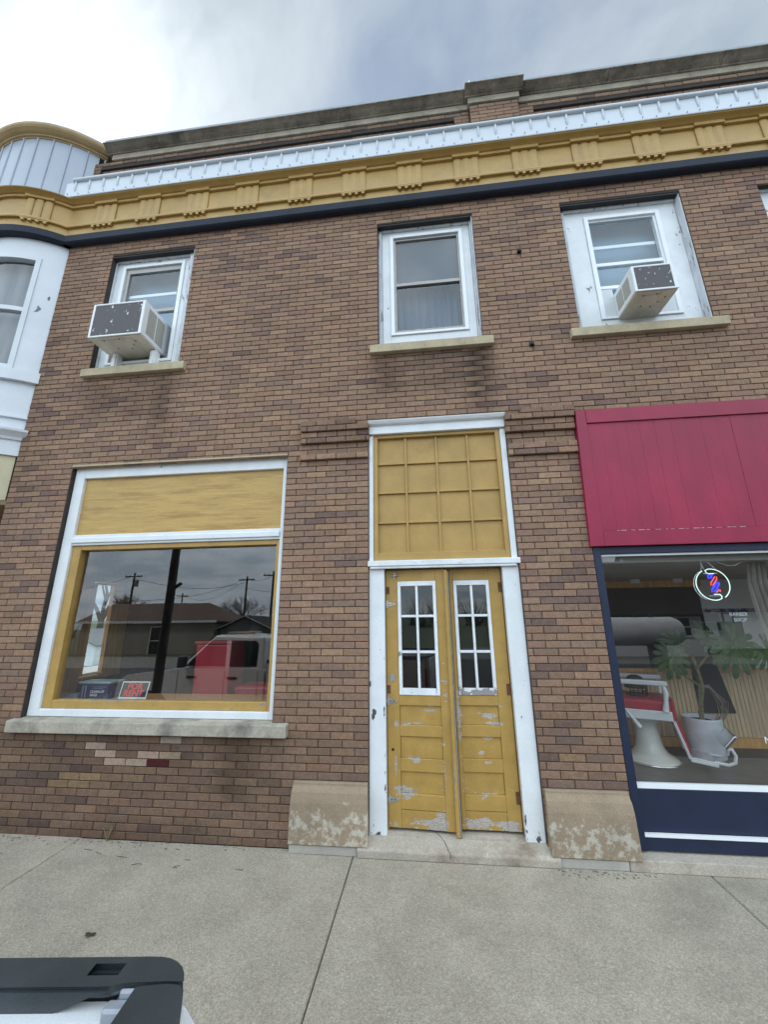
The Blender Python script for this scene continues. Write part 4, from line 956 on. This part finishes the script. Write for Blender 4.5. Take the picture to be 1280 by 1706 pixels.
for y in (-.06,-Wt+.06): obj('tail_lamp',MB().box(-.04,.006,y-.045 if y>-1 else y-.04,y+.045,.92,1.22),M('red_lamp',(.35,.01,.01),.2),t,bevel=.01,local=True)
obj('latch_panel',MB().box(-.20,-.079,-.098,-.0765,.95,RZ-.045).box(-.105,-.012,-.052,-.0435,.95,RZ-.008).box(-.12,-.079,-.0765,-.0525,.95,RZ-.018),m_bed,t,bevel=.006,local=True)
obj('tie_down_slot',MB().box(-.195,-.18,-.1065,-.1052,RZ-.12,RZ-.085),m_dark,t,local=True)
obj('bumper',MB().box(.0,.14,-Wt+.03,-.03,.46,.64),m_chr,t,bevel=.03,seg=3,local=True)
# cab and front
body=[(-2.40,.44),(-2.40,1.24),(-4.05,1.25),(-4.20,1.22),(-5.20,1.12),(-5.38,1.02),(-5.42,.70),(-5.40,.46)]+[(-4.62-x-0,z) for x,z in [(a+4.62,b) for a,b in []]]
ar=[(-4.62+.43*cos(pi-pi*i/9),.44+.43*sin(pi-pi*i/9)) for i in range(10)]
body=body+ar
mb=MB().prism(body,-Wt,0,'y')
bd=obj('body',mb,m_silver,t,bevel=.05,seg=4,local=True)
i_=.14
mb=MB().hexa([(-2.44,-.05,1.22),(-2.44,-Wt+.05,1.22),(-4.22,-Wt+.08,1.22),(-4.22,-.08,1.22),(-2.50,-i_,1.80),(-2.50,-Wt+i_,1.80),(-3.52,-Wt+i_,1.83),(-3.52,-i_,1.83)])
mb.f=[tuple(reversed(f)) for f in mb.f]
obj('cab_roof',mb,m_silver,bd,bevel=.06,seg=4,local=True)
def sp(x,z,s,o=.006):   # point on the sloping cab side
    y=-.05-(z-1.22)/.58*(i_-.05)+o
    return (x,y if s>0 else -Wt-y,z)
for s in (1,-1):
    for nm,q in (('window',[(-3.22,1.28),(-4.02,1.28),(-3.60,1.70),(-3.56,1.73),(-3.26,1.73)]),('window',[(-2.58,1.28),(-3.12,1.28),(-3.16,1.73),(-2.66,1.72),(-2.60,1.66)])):
        mb=MB(); vs=[sp(x,z,s) for x,z in q]; mb.add(vs,[tuple(range(5)) if s<0 else tuple(range(4,-1,-1))]); obj(nm,mb,m_carglass,bd,local=True)
    yy=.004 if s>0 else -Wt-.004
    for x in (-3.02,-3.83): obj('door_handle',MB().box(x-.10,x+.10,yy-.012,yy+.012,1.08,1.12),m_plas,bd,bevel=.008,local=True)
    for x in (-3.17,-2.52,-4.12): obj('door_seam',MB().box(x-.005,x+.005,yy-.006,yy-.002,.55,1.22),m_dark,bd,local=True)
    obj('wing_mirror',MB().box(-4.02,-3.92,yy+.02*s if s>0 else yy-.20,yy+.20 if s>0 else yy-.02,1.27,1.47),m_plas,bd,bevel=.03,seg=3,local=True)
    for wx in (-1.32,-4.62):
        wy=-.14 if s>0 else -Wt+.14
        wl=obj('wheel',MB().lathe([(.20,-.11),(.34,-.11),(.375,-.07),(.375,.07),(.34,.11),(.20,.11)],(wx,wy,.375),28,R=Matrix(((1,0,0),(0,0,1),(0,1,0)))),m_tyre,t,local=True)
        mb=MB().lathe([(.205,-.105),(.19,-.115),(.06,-.09),(.05,-.12),(0,-.12)],(wx,wy,.375),20,R=Matrix(((1,0,0),(0,0,s),(0,1,0)))) if s<0 else MB().lathe([(.205,.105),(.19,.115),(.06,.09),(.05,.12),(0,.12)],(wx,wy,.375),20,R=Matrix(((1,0,0),(0,0,1),(0,1,0))))
        obj('rim',mb,m_rim,wl,local=True)
mb=MB().add([(-4.185,-.16,1.27),(-4.185,-Wt+.16,1.27),(-3.60,-Wt+.20,1.785),(-3.60,-.20,1.785)],[(0,1,2,3)]); mb.v=[(x-.012,y,z+.012) for x,y,z in mb.v]
obj('windscreen',mb,m_carglass,bd,local=True)
for y in (-.25,-Wt+.25): obj('headlight',MB().box(-5.425,-5.33,y-.16,y+.16,.80,.98),M('lamp_glass',(.6,.62,.65),.1),bd,bevel=.02,local=True)
obj('grille',MB().box(-5.43,-5.36,-Wt+.5,-.5,.68,.98),m_chr,bd,bevel=.02,local=True)
for y in (-.5,-.72,-.93,-1.14,-1.36): obj('roof_lamp',MB().box(-3.50,-3.42,y-.05,y+.05,1.825,1.86),M('amber_lamp',(.5,.25,.05),.3),bd,bevel=.01,local=True)
# ------------------------------------------------------------------ street lamp post on the pavement
t=thing('street_lamp','black street lamp post on the pavement, mirrored as a dark bar in the shop window','street lamp',(-4.05,-1.9,0))
obj('post',MB().lathe([(.12,0),(.12,.15),(.085,.3),(.068,.5),(.065,2.6),(.058,3.6)],(0,0,0),20),m_black,t,local=True)
obj('bracket',MB().tube([(0,0,2.33),(.16,0,2.44)],.028,8),m_black,t,local=True)
obj('lantern',MB().lathe([(.05,3.6),(.09,3.65),(.14,3.95),(.15,4.0),(.06,4.12),(.01,4.2)],(0,0,0),12),m_black,t,local=True)
# ------------------------------------------------------------------ across the street (mirrored in the panes)
def house(name,label,x0,x1,y0,y1,zw,zr,wall,roof,ridge='x',hip=0,ov=.35,fascia=None,cat='house',z=-.26):
    h=thing(name,label,cat,((x0+x1)/2,(y0+y1)/2,z))
    mb=MB().box(x0,x1,y0,y1,z,zw)
    if ridge=='x':
        ym=(y0+y1)/2
        if not hip: mb.prism([(y0,zw),(y1,zw),(ym,zr-.08)],x0,x1)
    else:
        xm=(x0+x1)/2; mb.prism([(x0,zw),(x1,zw),(xm,zr-.08)],y0,y1,'y')
    obj('wall',mb,wall,h)
    th=.12
    if ridge=='x':
        ym=(y0+y1)/2; k=(zr-zw)/((y1-y0)/2); e=zw-k*ov+.02
        r=MB(); xa,xb=x0-ov,x1+ov
        ha=hip
        for s in (-1,1):
            ye=ym+s*((y1-y0)/2+ov)
            r.add([(xa,ye,e),(xb,ye,e),(xb-ha,ym,zr),(xa,ym,zr),(xa,ye,e-th),(xb,ye,e-th),(xb-ha,ym,zr-th),(xa,ym,zr-th)],[(0,1,2,3) if s<0 else (3,2,1,0),(4,7,6,5),(0,4,5,1),(1,5,6,2),(3,7,4,0)])
        if ha: r.add([(xb,y0-ov,e),(xb,y1+ov,e),(xb-ha,ym,zr),(xb,y0-ov,e-th),(xb,y1+ov,e-th)],[(0,1,2),(0,3,4,1)])
    else:
        xm=(x0+x1)/2; k=(zr-zw)/((x1-x0)/2); e=zw-k*ov+.02; ya,yb=y0-ov,y1+ov; r=MB()
        for s in (-1,1):
            xe=xm+s*((x1-x0)/2+ov)
            r.add([(xe,ya,e),(xe,yb,e),(xm,yb,zr),(xm,ya,zr),(xe,ya,e-th),(xe,yb,e-th),(xm,yb,zr-th),(xm,ya,zr-th)],[(0,1,2,3),(4,7,6,5),(0,4,5,1),(1,5,6,2),(3,7,4,0)])
    ro=obj('roof',r,roof,h)
    if fascia:
        f=MB()
        if ridge=='x': f.box(x0-ov,x1+ov,y1+ov+.002,y1+ov+.03,e-th-.03,e+.04)
        else:
            xm=(x0+x1)/2
            for s in (-1,1):
                xe=xm+s*((x1-x0)/2+ov); f.bar((xe,yb+.02,e-.06),(xm,yb+.02,zr-.06),.03,.16,(0,1,0))
        obj('fascia',f,fascia,ro)
    return h
def opening(h,name,x0,x1,y,z0,z1,mat,fr=None):
    o=obj(name,MB().box(x0,x1,y,y+.04,z0,z1),mat,h)
    if fr:
        mb=MB(); frame(mb,x0-.08,x1+.08,z0-.08,z1+.08,.08,.08,.08,.08,y,y+.06); mb.box(x0,x1,y+.04,y+.055,(z0+z1)/2-.03,(z0+z1)/2+.03); obj('frame',mb,fr,o)
    return o
m_beige=M('beige_siding',(.33,.30,.25),.8,var=.1,stretch=(1,1,8),vs=6); m_broof=M('brown_shingles',(.13,.08,.06),.9,var=.25,vs=3,fine=.2); m_groof=M('dark_shingles',(.035,.028,.025),.95,var=.25,vs=2,fine=.2); m_wsid=M('white_siding',(.80,.82,.83),.6,var=.05,stretch=(1,1,10),vs=4); m_gsid=M('grey_siding',(.24,.24,.245),.8,var=.1,stretch=(1,1,8),vs=5); m_dkwin=M('dark_window',(.02,.025,.03),.1,bump=0); m_grwin=M('green_dark_window',(.03,.07,.05),.2,bump=0)
h=house('house','long beige house with brown shingle roof across the street, mirrored in the left shop window',-29,-17.2,-34,-27,2.45,4.0,m_beige,m_broof,'x',3.0,fascia=m_wsid)
opening(h,'door',-22.6,-21.5,-26.99,-.25,1.85,m_dkwin,m_wsid)
h=house('garage','small grey gabled garage with white fascia beside the beige house',-17.0,-12.6,-33,-27.6,1.75,2.75,m_gsid,m_groof,'y',fascia=m_wsid,cat='garage')
opening(h,'garage_door',-16.2,-13.4,-27.59,-.25,1.5,m_wsid)
h=house('house','white house with a wide dark roof and one dark window, mirrored in the barber window',8.6,14.9,-27,-20,2.25,5.4,m_wsid,m_groof,'x',0,cat='house')
opening(h,'window',13.65,14.25,-19.99,.85,1.75,m_grwin,m_wsid)
h=house('house','pale house with a green lawn and blue window further right across the street',16.2,27,-34,-26,2.6,7.2,m_wsid,m_groof,'x',0)
opening(h,'window',18.6,19.8,-25.99,.9,2.0,m_dkwin,m_wsid)
h=house('garage','white gabled garage across the side street, seen through the side window of the shop',-39,-32.5,33,39,-.5,.85,m_wsid,M('grey_shingles',(.20,.20,.20),.9),'y',0,fascia=m_wsid,cat='garage',z=-2.6)
opening(h,'garage_door',-37.5,-34,32.96,-2.6,-.7,m_gsid)
t=thing('storage_tank','big white horizontal storage tank with black fittings in front of the white house','tank',(7.0,-12,-.24))
Rx=Matrix(((0,0,1),(0,1,0),(-1,0,0)))
mb=MB().lathe([(0,-2.2),(.2,-2.17),(.4,-2.05),(.5,-1.85),(.5,0),(.5,1.85),(.4,2.05),(.2,2.17),(0,2.2)],(7.0,-12,1.32),32,R=Rx)
tk=obj('shell',mb,M('tank_paint',(.82,.83,.83),.4,var=.1,vs=3,grime=((.25,.20,.12),1.5,.6,.5)),t)
for x in (5.9,7.6,8.2): obj('fitting',MB().lathe([(.08,0),(.08,.06),(.05,.10),(.05,.15),(.0,.16)],(x,-12,1.81),12),m_black,t)
for x in (5.7,8.2): obj('saddle',MB().prism([(-12.35,-.24),(-11.65,-.24),(-11.55,1.05),(-11.8,.92),(-12.2,.92),(-12.45,1.05)],x-.12,x+.12),m_gsid,t)
obj('hose_ring',MB().tube([(6.15+.17*cos(2*pi*i/20),-11.49,1.1+.2*sin(2*pi*i/20)) for i in range(20)],.025,8,closed=True),m_black,t)
m_pole=M('pole_wood',(.09,.07,.055),.9,var=.2,stretch=(8,8,1)); 
def pole(x,y,h,lab,tr=True):
    t=thing('utility_pole',lab,'utility pole',(x,y,-.26),'utility poles across the street')
    obj('post',MB().tube([(x,y,-.26),(x,y,h)],[.16,.11],10),m_pole,t)
    obj('crossarm',MB().box(x-1.1,x+1.1,y+.1,y+.22,h-.55,h-.42),m_pole,t)
    k=MB()
    for q in (-1,-.5,.5,1): k.lathe([(.04,0),(.06,.08),(.03,.16)],(x+q,y+.16,h-.42),8)
    obj('insulator',k,m_gsid,t)
    if tr: obj('transformer',MB().lathe([(.22,0),(.24,.05),(.24,.7),(.18,.8)],(x+.4,y,h-1.7),14),m_gsid,t)
pole(-23.4,-45,8.2,'tall bare utility pole mirrored above the garage gable',False)
pole(-42,-60,7.6,'distant small utility pole behind the brown roof',False)
pole(-35.4,-40,8.3,'utility pole with transformer left of the brown roof',True)
pole(-17.4,-39,7.9,'utility pole mirrored at the right edge of the left shop window',False)
mb=MB()
def wire(a,b,sag,n=14):
    a=Vector(a);b=Vector(b); mb.tube([a.lerp(b,i/n)-Vector((0,0,sag*4*(i/n)*(1-i/n))) for i in range(n+1)],.022,5)
wire((-23.4,-45,7.9),(-17.4,-39,7.5),.5); wire((-23.4,-45,7.9),(-42,-60,7.3),1.6); wire((-24.2,-45,7.6),(-35.4,-40,5.0),.7); wire((-23.4,-45,6.6),(-4,-36,6.8),1.0); wire((-35.4,-40,7.9),(-70,-50,8),1.5); wire((-35.4,-40,7.6),(-23.4,-45,7.4),.9)
o=obj('overhead_wire',mb,m_black); tag(o,'sagging overhead wires strung between the utility poles','wires')
# bare trees
m_bark=M('grey_bark',(.085,.07,.06),.9,var=.3,vs=10,bump=.4)
def grow(mb,p,d,l,r,dep,rnd):
    q=p+d*l; m=p.lerp(q,.5)+Vector((rnd.uniform(-1,1),rnd.uniform(-1,1),rnd.uniform(-.3,.3)))*l*.06
    mb.tube([p,m,q],[r,r*.85,r*.68],7 if dep>3 else 4,cap=False)
    if dep==0: return
    n=3 if dep>2 else rnd.choice((3,4))
    for i in range(n):
        a=rnd.uniform(0,2*pi); s=rnd.uniform(.35,.8)
        u=d.orthogonal().normalized(); v=d.cross(u)
        nd=(d+(u*cos(a)+v*sin(a))*s+Vector((0,0,.10))).normalized()
        st=p.lerp(q,rnd.uniform(.55,1.0)) if i else q
        grow(mb,st,nd,l*rnd.uniform(.62,.82),r*(.62 if i else .68)*rnd.uniform(.8,1),dep-1,rnd)
def tree(seed,h):
    rnd=random.Random(seed); t=thing('bare_tree','x','tree')
    obj('trunk',MB().tube([(0,0,-.1),(.05,0,h*.12),(.02,.04,h*.27)],[h*.034,h*.027,h*.023],10),m_bark,t,local=True)
    mb=MB()
    for i in range(4):
        a=i*1.57+rnd.uniform(-.4,.4); grow(mb,Vector((.02,.04,h*.26)),Vector((.5*cos(a),.5*sin(a),1)).normalized() if i else Vector((0,.05,1)),h*.24,h*.017,5,rnd)
    obj('crown',mb,m_bark,t,local=True); return t
tA=tree(3,9.0); tB=tree(11,8.0)
spots=[(tA,0,(-43,45,-2.5),1.7,'bare grey tree behind the white garage, seen through the side window of the shop'),
 (tB,0,(-25.2,-49,-.26),.85,'bare rounded tree mirrored behind the garage gable and tall pole'),
 (tA,1,(-42,-47,-.26),.8,'bare spreading tree beyond the far left end of the brown roof'),
 (tB,1,(-36,-50,-.26),.7,'smaller bare tree mirrored just over the ridge of the brown roof'),
 (tB,1,(-52,44,-2.5),1.4,'bare tree across the side street left of the white garage'),
 (tA,1,(17.2,-36,-.26),.9,'bare tree between the two white houses across the street')]
for src,cp,loc,sc,lab in spots:
    o=copy_tree(src) if cp else src
    o.location=loc; o.scale=(sc,)*3; o['label']=lab; o['group']='bare trees around the shop'
    o.rotation_euler=(0,0,random.uniform(0,6))
mb=MB(); rnd=random.Random(5)
for i in range(46):
    x=-95+i*3.2+rnd.uniform(-1,1); y=-75+rnd.uniform(-5,5)
    for k in range(26):
        a=rnd.uniform(0,2*pi); h_=rnd.uniform(2,5.2); mb.tube([(x+rnd.uniform(-1.4,1.4),y,-.2),(x+1.5*cos(a),y+sin(a),h_*.6),(x+2.6*cos(a),y+2*sin(a),h_)],[.07,.05,.02],3)
o=obj('far_thicket',mb,m_bark,kind='stuff'); tag(o,'far band of bare thicket along the horizon across the street','thicket')
# ------------------------------------------------------------------ sky, sun, camera
SUN=Vector((-.4925,.389,.7785)).normalized()
W=bpy.data.worlds.new('World'); S.world=W; W.use_nodes=True
nt=W.node_tree; nt.nodes.clear(); g=NT(nt)
out=g.n('OutputWorld'); bg=g.n('Background',{'Strength':.1})
sky=g.n('TexSky',sky_type='NISHITA',sun_disc=False,sun_elevation=math.asin(SUN.z),sun_rotation=math.atan2(SUN.x,SUN.y),air_density=1.0,dust_density=.2,ozone_density=1.5)
vec=g.n('TexCoord').outputs['Generated']
sep=g.n('SeparateXYZ',{0:vec})
zz=g.m('ADD',g.m('MAXIMUM',sep.outputs[2],0.0),.22)
px=g.m('DIVIDE',sep.outputs[0],zz); py=g.m('DIVIDE',sep.outputs[1],zz)
cv=g.n('CombineXYZ',{0:px,1:py,2:0.3}).outputs[0]
wp=g.n('TexNoise',{'Vector':cv,'Scale':1.1,'Detail':4}).outputs['Color']
cv2=g.n('VectorMath',{0:cv,1:g.n('VectorMath',{0:wp,'Scale':.55},operation='SCALE').outputs[0]},operation='ADD').outputs[0]
n1=g.noise(g.n('Mapping',{'Vector':cv2,'Scale':(1.3,2.0,1),'Location':(SKYX,SKYY,0) if 'SKYX' in globals() else (2.3,.6,0)}).outputs[0],1.0,8,.55)
n2=g.noise(cv2,4.2,7,.6)
dotn=g.n('VectorMath',{0:vec,1:tuple(SUN)},operation='DOT_PRODUCT').outputs[1]
glow=g.m('POWER',g.m('MAXIMUM',dotn,0),60); glow2=g.m('POWER',g.m('MAXIMUM',dotn,0),28)
dens=g.ramp(n1,.34,.50)
shade=g.ramp(g.m('ADD',g.m('MULTIPLY',n1,.62),g.m('MULTIPLY',n2,.38)),.40,.60)
cl=g.mix(shade,(5.5,6.15,6.7,1),(3.2,3.95,4.6,1))
# unseen clouds opposite the sun, brightened to light the facade
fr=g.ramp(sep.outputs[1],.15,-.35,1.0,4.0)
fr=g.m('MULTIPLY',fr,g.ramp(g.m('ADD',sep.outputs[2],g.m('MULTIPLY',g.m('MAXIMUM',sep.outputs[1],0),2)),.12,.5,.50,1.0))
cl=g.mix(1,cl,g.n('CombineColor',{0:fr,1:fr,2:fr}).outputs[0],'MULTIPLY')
base=g.mix(1,sky.outputs[0],(.9,.95,.95,1),'MULTIPLY')
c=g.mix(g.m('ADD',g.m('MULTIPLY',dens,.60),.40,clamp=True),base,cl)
gl=g.m('ADD',g.m('MULTIPLY',glow,8),g.m('MULTIPLY',glow2,.35))
gl=g.m('MULTIPLY',gl,g.ramp(n1,.36,.58,1.25,.35))
c=g.n('Mix',{0:1.0,6:c,7:g.n('CombineColor',{0:gl,1:gl,2:g.m('MULTIPLY',gl,.98)}).outputs[0]},data_type='RGBA',blend_type='ADD').outputs[2]
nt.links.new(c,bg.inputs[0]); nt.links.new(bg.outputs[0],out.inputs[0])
ld=bpy.data.lights.new('sun','SUN'); ld.energy=1.5; ld.angle=radians(10); ld.color=(1,.95,.88)
lo=bpy.data.objects.new('sun',ld); COL.objects.link(lo); lo.rotation_euler=SUN.to_track_quat('Z','Y').to_euler(); lo.location=(-6,6,12)
cd=bpy.data.cameras.new('camera'); co_=bpy.data.objects.new('camera',cd); COL.objects.link(co_)
pch,yaw,rol=radians(15.0),radians(6.08),radians(-.65)
F=Vector((-sin(yaw)*cos(pch),cos(yaw)*cos(pch),sin(pch))); rt=Vector((cos(yaw),sin(yaw),0)); up=rt.cross(F)
RT=rt*cos(rol)+up*sin(rol); UP=-rt*sin(rol)+up*cos(rol)
co_.matrix_world=Matrix(((RT.x,UP.x,-F.x,0),(RT.y,UP.y,-F.y,-3.7),(RT.z,UP.z,-F.z,1.85),(0,0,0,1)))
cd.sensor_fit='VERTICAL'; cd.sensor_height=24; cd.lens=24*645/1706; cd.clip_start=.02; cd.clip_end=3000
S.camera=co_
S.view_settings.view_transform='Standard'; S.view_settings.look='None'; S.view_settings.exposure=.35; S.view_settings.gamma=1
S.cycles.max_bounces=8; S.cycles.transparent_max_bounces=12; S.cycles.caustics_reflective=False; S.cycles.caustics_refractive=False
